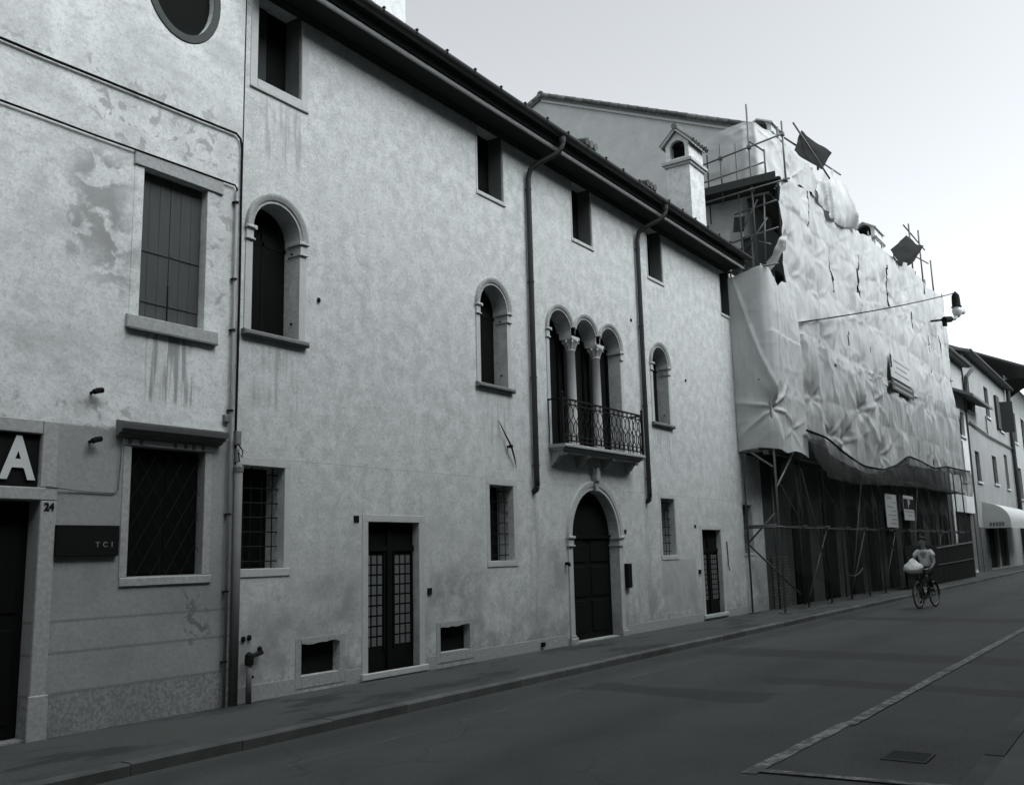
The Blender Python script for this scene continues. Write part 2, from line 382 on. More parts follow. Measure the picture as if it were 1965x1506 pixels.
def mat_brick():
    t = NT('brickwork', .9, .2); b = t.n.new('ShaderNodeTexBrick'); b.inputs['Scale'].default_value = 1.0
    b.inputs['Brick Width'].default_value = .26; b.inputs['Row Height'].default_value = .085; b.inputs['Mortar Size'].default_value = .012
    cx = t.n.new('ShaderNodeCombineXYZ'); o = t.xyz(); t.l.new(t.math('ADD', o[0], o[1]), cx.inputs[0]); t.l.new(o[2], cx.inputs[1]); t.l.new(cx.outputs[0], b.inputs['Vector'])
    b.inputs['Color1'].default_value = g(.09); b.inputs['Color2'].default_value = g(.14); b.inputs['Mortar'].default_value = g(.05)
    t.col(b.outputs['Color']); t.bump(b.outputs['Fac'], -.5, .01); return t.m
def mat_paint():
    t = NT('worn_road_paint', .8, .2); n = t.noise(7, 6, .7); f = t.noise(45, 3, .6)
    c = t.mix(t.ramp(n, .40, .64), g(.13), g(.34)); c = t.mix(t.ramp(f, .50, .6, 0, .5), c, g(.07)); t.col(c); t.bump(f, .4, .006); return t.m
def mat_glass(name, v=.006, rough=.35):
    t = NT(name, rough, .12); n = t.noise(1.5, 3, .5); t.col(t.mix(n, g(v*.7), g(v*1.3))); return t.m

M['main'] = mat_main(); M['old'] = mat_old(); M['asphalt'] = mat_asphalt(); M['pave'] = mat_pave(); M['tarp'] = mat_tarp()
M['film'] = mat_tarp('greyish_plastic_film', .76, .36)
M['net'] = mat_net('dark_scaffold_net', .030, .18, .50); M['net2'] = mat_net('dark_debris_net', .012, .62, .80)
M['brick'] = mat_brick(); M['paint'] = mat_paint(); M['glass'] = mat_glass('dark_window_glass'); M['void'] = simple('dark_interior', .012, .95, .2, spec=.05)
M['stone'] = simple('pale_limestone', .45, .85, .18, 7, .2, bump=.3)
M['stone2'] = simple('weathered_limestone', .34, .88, .4, 22, .2, bump=.4, dist=.01)
M['sill'] = simple('dark_grey_stone', .16, .85, .25, 8, .2, bump=.3)
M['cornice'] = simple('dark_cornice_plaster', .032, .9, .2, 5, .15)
M['dstone'] = simple('dark_weathered_stone', .075, .88, .3, 9, .15, bump=.4)
M['wood'] = simple('dark_painted_timber', .0045, .85, .35, 7, .12, sc=(3, 3, .3))
M['shutter'] = simple('grey_green_shutter_paint', .060, .7, .25, 6, .25, sc=(4, 4, .4), bump=.3)
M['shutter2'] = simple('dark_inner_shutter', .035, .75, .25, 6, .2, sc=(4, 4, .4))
M['iron'] = simple('black_wrought_iron', .010, .7, .3, 20, .15)
M['reveal_shade'] = simple('grey_reveal_shade', .10, .8, .25, 6, .15, sc=(4, 4, .4))  # eave shade on the upper reveals, put into the colour
M['copper'] = simple('dark_painted_pipe', .022, .5, .3, 5, .4)
M['zinc'] = simple('grey_zinc_pipe', .22, .55, .25, 6, .4)
M['lead'] = simple('dull_lead_pipe', .15, .7, .3, 6, .3)
M['tile'] = simple('old_clay_tile', .10, .9, .4, 9, .15, rnd=.35, bump=.4)
M['gable'] = simple('grey_weathered_render', .42, .92, .25, 2.2, .15, bump=.4, dist=.02)
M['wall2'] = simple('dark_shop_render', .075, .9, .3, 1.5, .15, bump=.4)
M['steel'] = simple('scaffold_steel', .10, .55, .4, 9, .4, metal=.2)
M['steel2'] = simple('galvanised_steel', .20, .5, .3, 9, .4, metal=.2)
M['board'] = simple('dark_scaffold_board', .045, .9, .4, 5, .15, sc=(1, 4, 4))
M['dtarp'] = simple('dark_flapping_tarp', .011, .9, .35, 3, .1, bump=.5, dist=.03)
M['hoard'] = simple('black_hoarding', .009, .9, .3, 3, .1)
M['grate'] = simple('worn_iron_grate', .055, .8, .3, 12, .2)
M['white'] = simple('net_dimmed_card', .34, .7, .12, 5, .2); M['black'] = simple('black_paint', .010, .85, .2, 8, .08)  # card colour lowered to stand for dimming by the net
M['letter'] = simple('pale_sign_letter', .55, .6, .06, 5, .3); M['dimletter'] = simple('dull_metal_letter', .16, .5, .2, 20, .4)
M['awning'] = simple('pale_awning_cloth', .50, .8, .12, 3, .2)
M['skin'] = simple('skin', .26, .6, .1, 8, .3); M['hair'] = simple('dark_hair', .028, .6, .4, 30, .3, sc=(1, 1, 4))
M['blouse'] = simple('light_blouse', .70, .85, .12, 9, .15, bump=.4, dist=.01); M['skirt'] = simple('dark_trouser_cloth', .030, .85, .4, 14, .15)
M['shoe'] = simple('dark_shoe_leather', .02, .5, .2, 12, .3); M['rubber'] = simple('tyre_rubber', .015, .8, .2, 20, .2)
M['chrome'] = simple('bicycle_chrome', .35, .25, .1, 9, .5, metal=.9); M['bikepaint'] = simple('dark_bicycle_paint', .02, .3, .2, 9, .5)
M['bag'] = simple('white_plastic_bag', .92, .45, .05, 6, .4, bump=.6, dist=.02)
M['house1'] = simple('far_grey_plaster', .26, .92, .3, .8, .15); M['house2'] = simple('far_white_plaster', .55, .92, .15, .8, .15)
M['house3'] = simple('far_dull_plaster', .34, .92, .25, .6, .15); M['opp'] = simple('opposite_house_plaster', .13, .92, .25, .6, .15)
M['curtain'] = simple('frosted_door_pane', .13, .4, .3, 4, .4)
M['lampglass'] = simple('milky_lamp_glass', .35, .2, .1, 5, .5)

# ------------------------------------------------------------------ ground
struct('ground', MB().add([(-500,-500,-.125),(900,-500,-.125),(900,500,-.125),(-500,500,-.125)], [(0,1,2,3)]), M['asphalt'])
def sheet_grid(x0, x1, y0, y1, z): return MB().add([(x0,y0,z),(x1,y0,z),(x1,y1,z),(x0,y1,z)], [(0,1,2,3)])
struct('road', sheet_grid(-60, 260, -7.9, -1.8, -.1), M['asphalt'])
pv = struct('pavement', MB().box(-60, 260, -1.70, .5, -.3, 0), M['pave'])
pv2 = struct('pavement', MB().box(-60, 260, -12, -8.0, -.3, -.004), None)
M['concrete'] = simple('pale_concrete_paving', .13, .85, .35, 3, .2, bump=.4)
M['kerb'] = simple('kerb_stone', .105, .85, .5, 2.5, .2, rnd=.2, bump=.4)
pv2.data.materials.append(M['concrete'])
kb = MB().add([(0,-.15,-.3),(1.17,-.15,-.3),(1.17,0,-.3),(0,0,-.3),(0,-.15,-.01),(1.17,-.15,-.01),(1.17,0,.003),(0,0,.003),
               (0,-.13,.003),(1.17,-.13,.003)], [(0,1,5,4),(4,5,9,8),(8,9,6,7),(0,4,8,7,3),(1,2,6,9,5)]).mesh('kerb_stone')
for i in range(70):
    part('kerb_stone', kb, M['kerb'], pv, loc=(-2+1.18*i, -1.70+random.uniform(-.006, .006), random.uniform(-.004, .004)))
kb2 = MB().box(0, 1.17, 0, .14, -.3, .0).mesh('kerb_stone')
for i in range(40):
    part('kerb_stone', kb2, M['kerb'], pv2, loc=(-2+1.18*i, -8.0+random.uniform(-.006, .006), random.uniform(-.004, .004)))

def strip(p0, p1, wd, z, seed=0):
    p0, p1 = Vector(p0), Vector(p1); d = (p1-p0); n = Vector((-d.y, d.x)).normalized()*wd/2; k = max(2, int(d.length/.25)); mb = MB(); vs = []; fs = []
    rr = random.Random(seed)
    for i in range(k+1):
        q = p0 + d*i/k; a = q+n*(1+rr.uniform(-.12, .12)); b = q-n*(1+rr.uniform(-.12, .12))
        vs += [(a.x, a.y, z), (b.x, b.y, z)]
        if i: fs.append((2*i-2, 2*i-1, 2*i+1, 2*i))
    return mb.add(vs, fs)
struct('road_marking', strip((7.55, -6.30), (10.1, -6.38), .125, -.094, 1), M['paint'])
struct('road_marking', strip((10.0, -6.42), (80, -8.0+.55), .125, -.090, 2), M['paint'])
struct('road_marking', strip((7.66, -6.36), (7.80, -7.85), .10, -.086, 3), M['paint'])
t = thing('drain_grate', 'dark slotted iron drain grate set in the road beside the painted line', 'drain grate', (8.75, -7.25, -.1))
part('frame', MB().box(8.54, 8.94, -7.43, -7.405, -.1, -.091).box(8.54, 8.94, -7.095, -7.07, -.1, -.091).box(8.54, 8.565, -7.405, -7.095, -.1, -.091).box(8.915, 8.94, -7.405, -7.095, -.1, -.091), M['grate'], t)
part('pit', MB().box(8.56, 8.92, -7.41, -7.09, -.1, -.097), M['hoard'], t)
for i in range(8): part('bar', MB().box(8.570+i*.043, 8.595+i*.043, -7.405, -7.095, -.097, -.092), M['grate'], t)

# ------------------------------------------------------------------ long plastered house with the triple window
H0, H1, HT = 7.60, 25.9, 9.24
pal = thing('plastered_house', 'long pale plastered house with arched windows, balcony and dark eaves', 'house', (16.5, 0, 0))
SQ = [(7.81, 8.59), (12.72, 13.50), (15.95, 16.75), (19.36, 20.15), (23.75, 24.5)]
AR = [(8.19, .40), (13.10, .40), (19.72, .40)]
GW = [(7.70, 8.40), (12.89, 13.59), (19.42, 20.12), (24.38, 25.05)]
TRI = [15.33, 16.32, 17.33]
holes = []
for a, b in SQ: holes.append((rect(a, b, 7.95, 9.225), .32))
for c, h in AR: holes.append((arch(c, h, 4.52, 5.90), .30))
for a, b in GW: holes.append((rect(a, b, 1.56, 2.82), .36))
# triple window: one opening whose upper edge is three arches
tri = [(14.91, 3.66), (17.75, 3.66), (17.75, 5.88)]
for c in reversed(TRI):
    tri += [(c+.42*math.cos(math.pi*i/14), 5.88+.42*math.sin(math.pi*i/14)) for i in range(0 if c < 17 else 1, 15)]
holes.append((tri, .34))
holes += [(rect(9.95, 11.05, .10, 2.16), .14), (rect(21.6, 22.75, .14, 2.14), .14), (arch(16.41, .92, .02, 1.95), .21),
          (rect(8.72, 9.40, .20, .61), .13), (rect(11.54, 12.28, .22, .61), .13)]
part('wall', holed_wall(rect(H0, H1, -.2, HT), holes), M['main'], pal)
part('wall', MB().box(H0, H1, 10., 10.2, -.2, HT).box(H1-.02, H1, .4, 10, -.2, 11), M['main'], pal)
# plinth course, broken by doors and vents
for a, b in ((7.62, 8.60), (9.50, 9.81), (11.22, 11.45), (12.37, 15.24), (17.58, 21.45), (22.9, 25.88)):
    part('plinth', MB().bevbox(a, b, -.006, .0, -.05, .19, .004), M['stone2'], pal)
# string line scratched at first-floor height
part('string_course', MB().box(7.62, 16.2, -.0012, .0, 2.920, 2.926).box(17.5, 25.8, -.0012, 0, 2.890, 2.895), M['stone2'], pal)

def square_window(a, b, z0, z1, frame):
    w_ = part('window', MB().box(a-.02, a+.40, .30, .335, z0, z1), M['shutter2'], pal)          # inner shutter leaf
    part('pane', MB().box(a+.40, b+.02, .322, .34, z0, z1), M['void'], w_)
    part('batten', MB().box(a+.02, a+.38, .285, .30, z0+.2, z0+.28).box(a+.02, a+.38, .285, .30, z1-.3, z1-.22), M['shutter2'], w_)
    part('reveal_shade_panel', MB().box(b-.028, b-.004, .02, .30, z0+.02, z1-.01), M['reveal_shade'], w_)  # added grey panel standing in for eave shade on the right reveal
    fr = .125 if frame else .05; p = -.012
    part('frame', MB().bevbox(a-fr, a, p, .0, z0-fr, 9.155).bevbox(b, b+fr, p, 0, z0-fr, 9.155), M['stone'], w_)
    part('sill', MB().bevbox(a, b, p-.004, .0, z0-fr, z0).bevbox(a-fr, b+fr, -.028, 0, z0-fr-.03, z0-fr, .005), M['stone'], w_)
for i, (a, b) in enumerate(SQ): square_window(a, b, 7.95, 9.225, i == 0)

def impost(mb, x0, x1, z, y1=.0, pr=.03):
    # capital band: two thin fillets with a plain neck between them
    mb.bevbox(x0-.015, x1+.015, -pr-.03, y1, z-.05, z, .012); mb.bevbox(x0, x1, -pr, y1, z-.17, z-.05, .004); mb.bevbox(x0-.008, x1+.008, -pr-.016, y1, z-.195, z-.17, .006)
def arch_window(c, h):
    z0, zs = 4.52, 5.90
    w_ = part('window', MB().prism(arch(c, h+.02, z0-.01, zs), .285, .31), M['void'], pal)
    part('pane', MB().box(c-h+.03, c-.02, .268, .284, z0+.04, zs-.1).box(c+.02, c+h-.03, .268, .284, z0+.04, zs-.1), M['glass'], w_)
    part('casement', MB().box(c-.02, c+.02, .262, .285, z0, zs+h-.02).box(c-h, c+h, .262, .284, zs-.12, zs-.06), M['wood'], w_)
    prof = [(h, .0), (h, -.022), (h+.035, -.022), (h+.045, -.038), (h+.09, -.055), (h+.12, -.058), (h+.125, .0)]
    part('archivolt', MB().arcsweep(c, zs, prof), M['stone2'], w_)
    for s in (-1, 1):
        x0, x1 = sorted((c+s*h, c+s*(h+.115)))
        part('jamb', MB().bevbox(x0, x1, -.016, 0, z0, zs-.195, .004), M['stone'], w_)
        ib = MB(); a, b = (x0, x1+.004) if s > 0 else (x0-.004, x1); impost(ib, a, b, zs, .0)
        # impost returns into the reveal
        r0, r1 = sorted((c+s*h, c+s*(h-.035))); ib.box(r0, r1, -.055, .2, zs-.05, zs); ib.box(*sorted((c+s*h, c+s*(h-.02))), -.04, .2, zs-.195, zs-.17)
        part('impost', ib, M['stone'], w_)
    part('sill', MB().bevbox(c-h-.15, c+h+.15, -.085, .28, z0-.075, z0, .02), M['sill'], w_)
    part('shutter_stop', MB().tube([(c+h, .12, z0+.25), (c+h-.03, .12, z0+.25)], .014).tube([(c+h, .12, zs-.16), (c+h-.03, .12, zs-.16)], .014), M['iron'], w_)
for c, h in AR: arch_window(c, h)

def grille_window(a, b, z0=1.56, z1=2.82, d=.36):
    w_ = part('window', MB().box(a-.02, b+.02, d-.015, d+.02, z0-.02, z1+.02), M['void'], pal)
    part('pane', MB().box(a+.03, (a+b)/2-.02, d-.03, d-.015, z0+.05, z1-.05).box((a+b)/2+.02, b-.03, d-.03, d-.015, z0+.05, z1-.05), M['glass'], w_)
    for k in range(4): x = a+.09+k*(b-a-.18)/3; part('bar', MB().tube([(x, .13, z0), (x, .13, z1)], .008, 6), M['iron'], w_)
    for k in range(7): z = z0+.09+k*(z1-z0-.18)/6; part('bar', MB().tube([(a, .13, z), (b, .13, z)], .009, 6), M['iron'], w_)
    f = .10
    part('frame', MB().bevbox(a-f, a, -.004, 0, z0, z1, .003).bevbox(b, b+f, -.004, 0, z0, z1, .003).bevbox(a-f, b+f, -.006, 0, z1, z1+f, .003), M['stone'], w_)
    part('sill', MB().bevbox(a-f, b+f, -.014, .0, z0-.10, z0, .006), M['stone'], w_)
for a, b in GW: grille_window(a, b)

def glazed_door(a, b, z0, z1, zp, label):
    d = part('door', MB().box(a-.01, b+.01, .12, .15, z0, z1), M['wood'], pal); d['label'] = label
    mid = (a+b)/2
    for x0, x1 in ((a+.06, mid-.12), (mid+.12, b-.06)):
        nx, nz = 3, 9
        for i in range(nx):
            for k in range(nz):
                wx = (x1-x0)/nx; wz = (zp-z0-.32)/nz
                part('pane', MB().box(x0+i*wx+.018, x0+(i+1)*wx-.018, .112, .119, z0+.32+k*wz+.012, z0+.32+(k+1)*wz-.012), M['curtain'], d)
        part('glazing_bars', MB().box(x0-.03, x0, .095, .12, z0+.28, zp+.04).box(x1, x1+.03, .095, .12, z0+.28, zp+.04), M['wood'], d)
    part('mullion', MB().box(mid-.05, mid+.05, .085, .12, z0, z1-.02), M['wood'], d)
    part('transom', MB().box(a+.005, b-.005, .09, .12, zp+.05, zp+.13), M['wood'], d)
    part('frame', MB().bevbox(a-.12, a, -.009, 0, z0-.08, z1, .004).bevbox(b, b+.12, -.009, 0, z0-.08, z1, .004).bevbox(a-.12, b+.12, -.011, 0, z1, z1+.10, .004), M['stone'], d)
    part('threshold', MB().bevbox(a-.15, b+.16, -.05, .14, z0-.09, z0, .01), M['stone'], d)
glazed_door(9.95, 11.05, .10, 2.16, 1.70, 'dark double door with small leaded panes')
glazed_door(21.6, 22.75, .14, 2.14, 1.55, 'narrow dark double door with barred panes')

# arched street portal
p = part('portal', MB().prism(arch(16.41, .94, -.02, 1.95), .20, .23), M['wood'], pal); p['label'] = 'dark timber leaves of the arched street portal'
for x0, x1 in ((15.55, 16.37), (16.45, 17.27)):
    for z0, z1 in ((.15, .75), (.82, 1.4), (1.47, 1.93)): part('panel', MB().bevbox(x0+.06, x1-.06, .18, .20, z0, z1, .015), M['wood'], p)
part('transom', MB().box(15.47, 17.35, .15, .20, 1.93, 2.0), M['wood'], p)
prof = [(.92, .0), (.92, -.03), (.98, -.03), (.99, -.045), (1.06, -.055), (1.09, -.055), (1.10, .0)]
part('archivolt', MB().arcsweep(16.41, 1.95, prof, n=40), M['stone'], p)
for s in (-1, 1):
    x0, x1 = sorted((16.41+s*.92, 16.41+s*1.07))
    part('pilaster', MB().bevbox(x0, x1, -.03, .0, .15, 1.78, .006), M['stone'], p)
    ib = MB(); impost(ib, x0-.02, x1+.02, 1.975, .0, .045); r0, r1 = sorted((16.41+s*.92, 16.41+s*.87)); ib.box(r0, r1, -.07, .19, 1.925, 1.975); ib.box(r0+.001, r1-.002, -.06, .19, 1.78, 1.805)
    part('impost', ib, M['stone'], p)
    part('base', MB().bevbox(x0-.05, x1+.05, -.07, 0, -.04, .12, .02).bevbox(x0-.02, x1+.02, -.05, 0, .12, .16, .012), M['stone2'], p)
part('keystone', MB().prism([(16.36, 2.85), (16.46, 2.85), (16.50, 3.10), (16.53, 3.36), (16.29, 3.36), (16.32, 3.10)], -.09, .0).prism([(16.33, 3.05), (16.49, 3.05), (16.47, 3.3), (16.35, 3.3)], -.13, -.089), M['stone2'], p)

# cellar vents
for a, b, z0, z1 in ((8.72, 9.40, .20, .61), (11.54, 12.28, .22, .61)):
    v_ = part('cellar_vent', MB().box(a-.02, b+.02, .12, .15, z0-.02, z1+.02), M['void'], pal)
    mb = MB().bevbox(a-.10, a, -.006, 0, z0-.15, z1+.06, .003).bevbox(b, b+.10, -.006, 0, z0-.15, z1+.06, .003).bevbox(a, b, -.008, 0, z0-.15, z0, .003).bevbox(a, b, -.005, 0, z1+.02, z1+.06, .003)
    part('frame', mb, M['stone2'], v_)
    rag = [(a, z1+.03)] + [(a+(b-a)*k/8, z1-random.uniform(0, .03)) for k in range(9)] + [(b, z1+.03)]
    part('broken_edge', MB().prism(rag, -.01, .05), M['stone2'], v_)

# triple window with columns and balcony
tw = part('triple_window', MB().box(14.85, 17.80, .33, .36, 3.62, 6.35), M['void'], pal); tw['label'] = 'three round arches on two slim columns'
for c in TRI:
    prof = [(.42, .0), (.42, -.02), (.45, -.02), (.462, -.035), (.50, -.05), (.53, -.052), (.535, 0)]
    a1 = math.acos(.495/.535)
    part('archivolt', MB().arcsweep(c, 5.88, prof, n=26, a0=(a1*.9 if c < 17 else 0), a1=math.pi-(a1*.9 if c > 15.5 else 0)), M['stone2'], tw)
    part('casement', MB().box(c-.42, c-.36, .28, .33, 3.66, 5.95).box(c+.36, c+.42, .28, .33, 3.66, 5.95).box(c-.03, c+.03, .28, .33, 3.66, 6.25), M['wood'], tw)
for x in (15.825, 16.825):
    part('column', MB().lathe((x, .07, 3.64), [(.13, 0), (.13, .05), (.105, .08), (.115, .11), (.092, .14), (.092, .9), (.083, 1.93), (.095, 1.94), (.095, 1.965), (.083, 1.975)], 20), M['stone'], tw, smooth=True)
    cp = MB().lathe((x, .07, 5.61), [(.083, 0), (.09, .06), (.115, .12), (.15, .17), (.155, .19)], 16).box(x-.15, x+.15, -.06, .22, 5.80, 5.86)
    for k in range(8):
        q = k*math.pi/4; r_ = .125; lx, ly = x+r_*math.cos(q), .07+r_*math.sin(q)
        cp.tube([(x+.08*math.cos(q), .07+.08*math.sin(q), 5.63), (lx-.01*math.cos(q), ly-.01*math.sin(q), 5.73), (x+.165*math.cos(q), .07+.165*math.sin(q), 5.77), (x+.17*math.cos(q), .07+.17*math.sin(q), 5.73)], [.022, .026, .022, .012], 6)
    part('capital', cp, M['stone'], tw)
    part('springer', MB().box(x-.075, x+.075, .0, .33, 5.86, 6.05), M['stone2'], tw)
for x0, x1, s in ((14.80, 14.91, 1), (17.75, 17.86, -1)):
    part('jamb', MB().bevbox(x0, x1, -.016, 0, 3.66, 5.7), M['stone'], tw)
    ib = MB(); impost(ib, x0, x1, 5.885); r0, r1 = (14.91, 14.955) if s > 0 else (17.705, 17.75); ib.box(r0, r1, -.055, .3, 5.83, 5.885)
    part('impost', ib, M['stone'], tw)
B0, B1, BD = 14.80, 18.02, -.34
bl = part('balcony', MB().bevbox(B0-.02, B1+.02, BD-.03, .0, 3.58, 3.645, .012).bevbox(B0+.02, B1-.02, BD+.02, 0, 3.535, 3.58, .012).bevbox(B0+.05, B1-.05, BD+.06, 0, 3.50, 3.535, .01), M['stone2'], pal)
bl['label'] = 'shallow stone balcony with scrolled iron railing'
br = []
prof = [(0, 3.50), (-.27, 3.50), (-.275, 3.46), (-.24, 3.43), (-.20, 3.445), (-.17, 3.42), (-.13, 3.37), (-.10, 3.33), (-.06, 3.31), (-.05, 3.27), (0, 3.25)]
for x in (14.93, 15.83, 16.83, 17.82): part('bracket', MB().prismx(prof, x-.07, x+.07), M['stone2'], bl)
zr0, zr1, yr = 3.66, 4.50, BD+.02
part('rail', MB().box(B0, B1, yr-.018, yr+.018, zr1-.03, zr1).box(B0-.016, B0+.016, yr+.019, 0, zr1-.031, zr1-.001).box(B1-.016, B1+.016, yr+.019, 0, zr1-.031, zr1-.001)
     .box(B0+.02, B1-.02, yr-.012, yr+.012, zr0+.04, zr0+.065).box(B0+.02, B1-.02, yr-.012, yr+.012, zr0+.13, zr0+.15).box(B0+.02, B1-.02, yr-.012, yr+.012, zr1-.12, zr1-.10), M['iron'], bl)
for x in (B0, B1): part('post', MB().box(x-.02, x+.02, yr-.02, yr+.02, zr0-.02, zr1+.05).lathe((x, yr, zr1+.05), [(.012, 0), (.03, .02), (.03, .045), (.006, .07)], 8), M['iron'], bl)
# panel of interlaced ogee bars
nb = 17; px = (B1-B0)/nb
sw = MB()
for k in range(nb):
    xc = B0+px*(k+.5)
    for s in (-1, 1):
        pts = []
        for i in range(13):
            z = zr0+.15+(zr1-.12-zr0-.15)*i/12; pts.append((xc+s*px*.46*abs(math.sin(math.pi*i/6))**.8*(1 if True else 0) + s*.008, yr, z))
        sw.tube(pts, .0085, 5)
    sw.tube([(xc, yr, zr0), (xc, yr, zr0+.42)], .007, 5)
    part('scroll', MB().arcsweep(xc, zr0+.097, [(.026, yr-.006), (.036, yr-.006), (.036, yr+.006), (.026, yr+.006)], 0, 2*math.pi, 10)
         .arcsweep(xc, zr1-.065, [(.024, yr-.006), (.034, yr-.006), (.034, yr+.006), (.024, yr+.006)], 0, 2*math.pi, 10), M['iron'], bl)
part('lattice', sw, M['iron'], bl)
for xe in (B0, B1):
    sd = MB()
    for k in range(4): y = yr+.06+k*.08; sd.tube([(xe, y, zr0), (xe, y, zr1-.03)], .008, 5)
    part('lattice', sd, M['iron'], bl)

# cornice, gutter, eaves tiles, roof
HE = 24.3
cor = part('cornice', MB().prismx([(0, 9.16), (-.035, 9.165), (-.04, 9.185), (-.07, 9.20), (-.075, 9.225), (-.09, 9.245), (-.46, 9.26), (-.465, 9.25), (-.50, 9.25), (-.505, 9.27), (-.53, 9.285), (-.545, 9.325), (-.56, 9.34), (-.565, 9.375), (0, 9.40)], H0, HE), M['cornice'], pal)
part('moulding', MB().prismx([(-.467, 9.249), (-.467, 9.205), (-.505, 9.205), (-.515, 9.235), (-.515, 9.255), (-.503, 9.255)], H0, HE-.005), M['stone2'], pal)
gp = [(-.665+.095*math.cos(a), 9.49+.095*math.sin(a)) for a in [math.pi+math.pi*i/10 for i in range(11)]] + [(-.665+.087*math.cos(a), 9.49+.087*math.sin(a)) for a in [2*math.pi-math.pi*i/10 for i in range(11)]]
part('gutter', MB().prismx(gp, H0+.005, HE+.04), M['copper'], pal, smooth=False)
sl_ = .42
def roofz(y): return 9.47 + sl_*(y+.62)
RY = 5.0
rf = part('roof', MB().prismx([(-.56, roofz(-.56)-.09), (RY, roofz(RY)-.09), (10.6, roofz(RY)-.09-sl_*(10.6-RY)), (10.6, roofz(RY)-.02-sl_*(10.6-RY)), (RY, roofz(RY)-.01), (-.56, roofz(-.56)-.01)], H0, HE), M['tile'], pal)
part('roof', MB().prismx([(.1, roofz(.1)-.09), (RY, roofz(RY)-.09), (RY, roofz(RY)-.01), (.1, roofz(.1)-.01)], HE+.001, H1), M['tile'], pal)
tm = MB(); n = 8
for L0, r_, zz in ((0, .095, 0), (.46, .080, .0)):
    for q in range(n+1):
        a = math.pi*q/n; tm.v.append((r_*math.cos(a), L0, r_*math.sin(a)*.8+zz))
for q in range(n): tm.f.append((q, q+1, n+1+q+1, n+1+q))
for L0, r_ in ((0, .082), (.46, .067)):
    for q in range(n+1):
        a = math.pi*q/n; tm.v.append((r_*math.cos(a), L0, r_*math.sin(a)*.8))
o_ = 2*(n+1)
for q in range(n): tm.f.append((o_+q+1, o_+q, o_+n+1+q, o_+n+1+q+1)); tm.f.append((q+1, q, o_+q, o_+q+1))
tile_me = tm.mesh('eaves_tile', True)
k = 0; x = H0+.1
while x < HE-.05:
    o = part('eaves_tile', tile_me, M['tile'], rf, loc=(x, -.60+random.uniform(-.015, .015), roofz(-.60)-.03+random.uniform(-.006, .006)))
    o.rotation_euler = (math.atan(sl_), 0, random.uniform(-.03, .03)); x += .215
tf = MB()                       # the courses above the eaves
yy = -.30
while yy < RY:
    x = H0+.1
    while x < HE-.05:
        vs = []
        for L0, r_ in ((0, .095), (.45, .08)):
            for q in range(5):
                a = math.pi*q/4; vs.append((x+r_*math.cos(a), yy+L0, roofz(yy+L0)+r_*math.sin(a)*.8+(.02 if L0 == 0 else 0)))
        tf.add(vs, [(q, q+1, 6+q, 5+q) for q in range(4)]); x += .215
    yy += .38
tag(part('roof_tiles', tf, M['tile'], rf, smooth=True), kind='stuff')
x = 7.98
while x < 24.2:
    part('snow_hook', MB().box(x-.010, x+.010, -.77, -.73, 9.46, 9.535).box(x-.022, x+.022, -.775, -.765, 9.505, 9.525), M['iron'], rf); x += .74

def downpipe(x, zb):
    pts = [(x+.30, -.66, 9.40), (x+.30, -.66, 9.24), (x+.27, -.60, 9.10), (x+.10, -.25, 8.92), (x+.02, -.11, 8.80), (x, -.075, 8.62), (x, -.075, 6.0), (x, -.075, zb+.15), (x, -.075, zb)]
    d = part('downpipe', MB().tube(pts, .052, 12), M['copper'], pal, smooth=True)
    part('outlet', MB().lathe((x+.30, -.66, 9.26), [(.055, 0), (.07, .05), (.08, .14)], 12), M['copper'], d)
    part('shoe', MB().tube([(x, -.075, zb), (x-.005, -.055, zb-.05), (x-.01, .01, zb-.09)], .055, 10), M['copper'], d)
    for z in (8.4, 6.6, 4.8, 3.2): part('bracket', MB().lathe((x, -.075, z), [(.060, 0), (.060, .03)], 12).box(x-.012, x+.012, -.05, .0, z+.002, z+.028), M['copper'], d)
downpipe(14.24, 2.84); downpipe(18.73, 2.80)

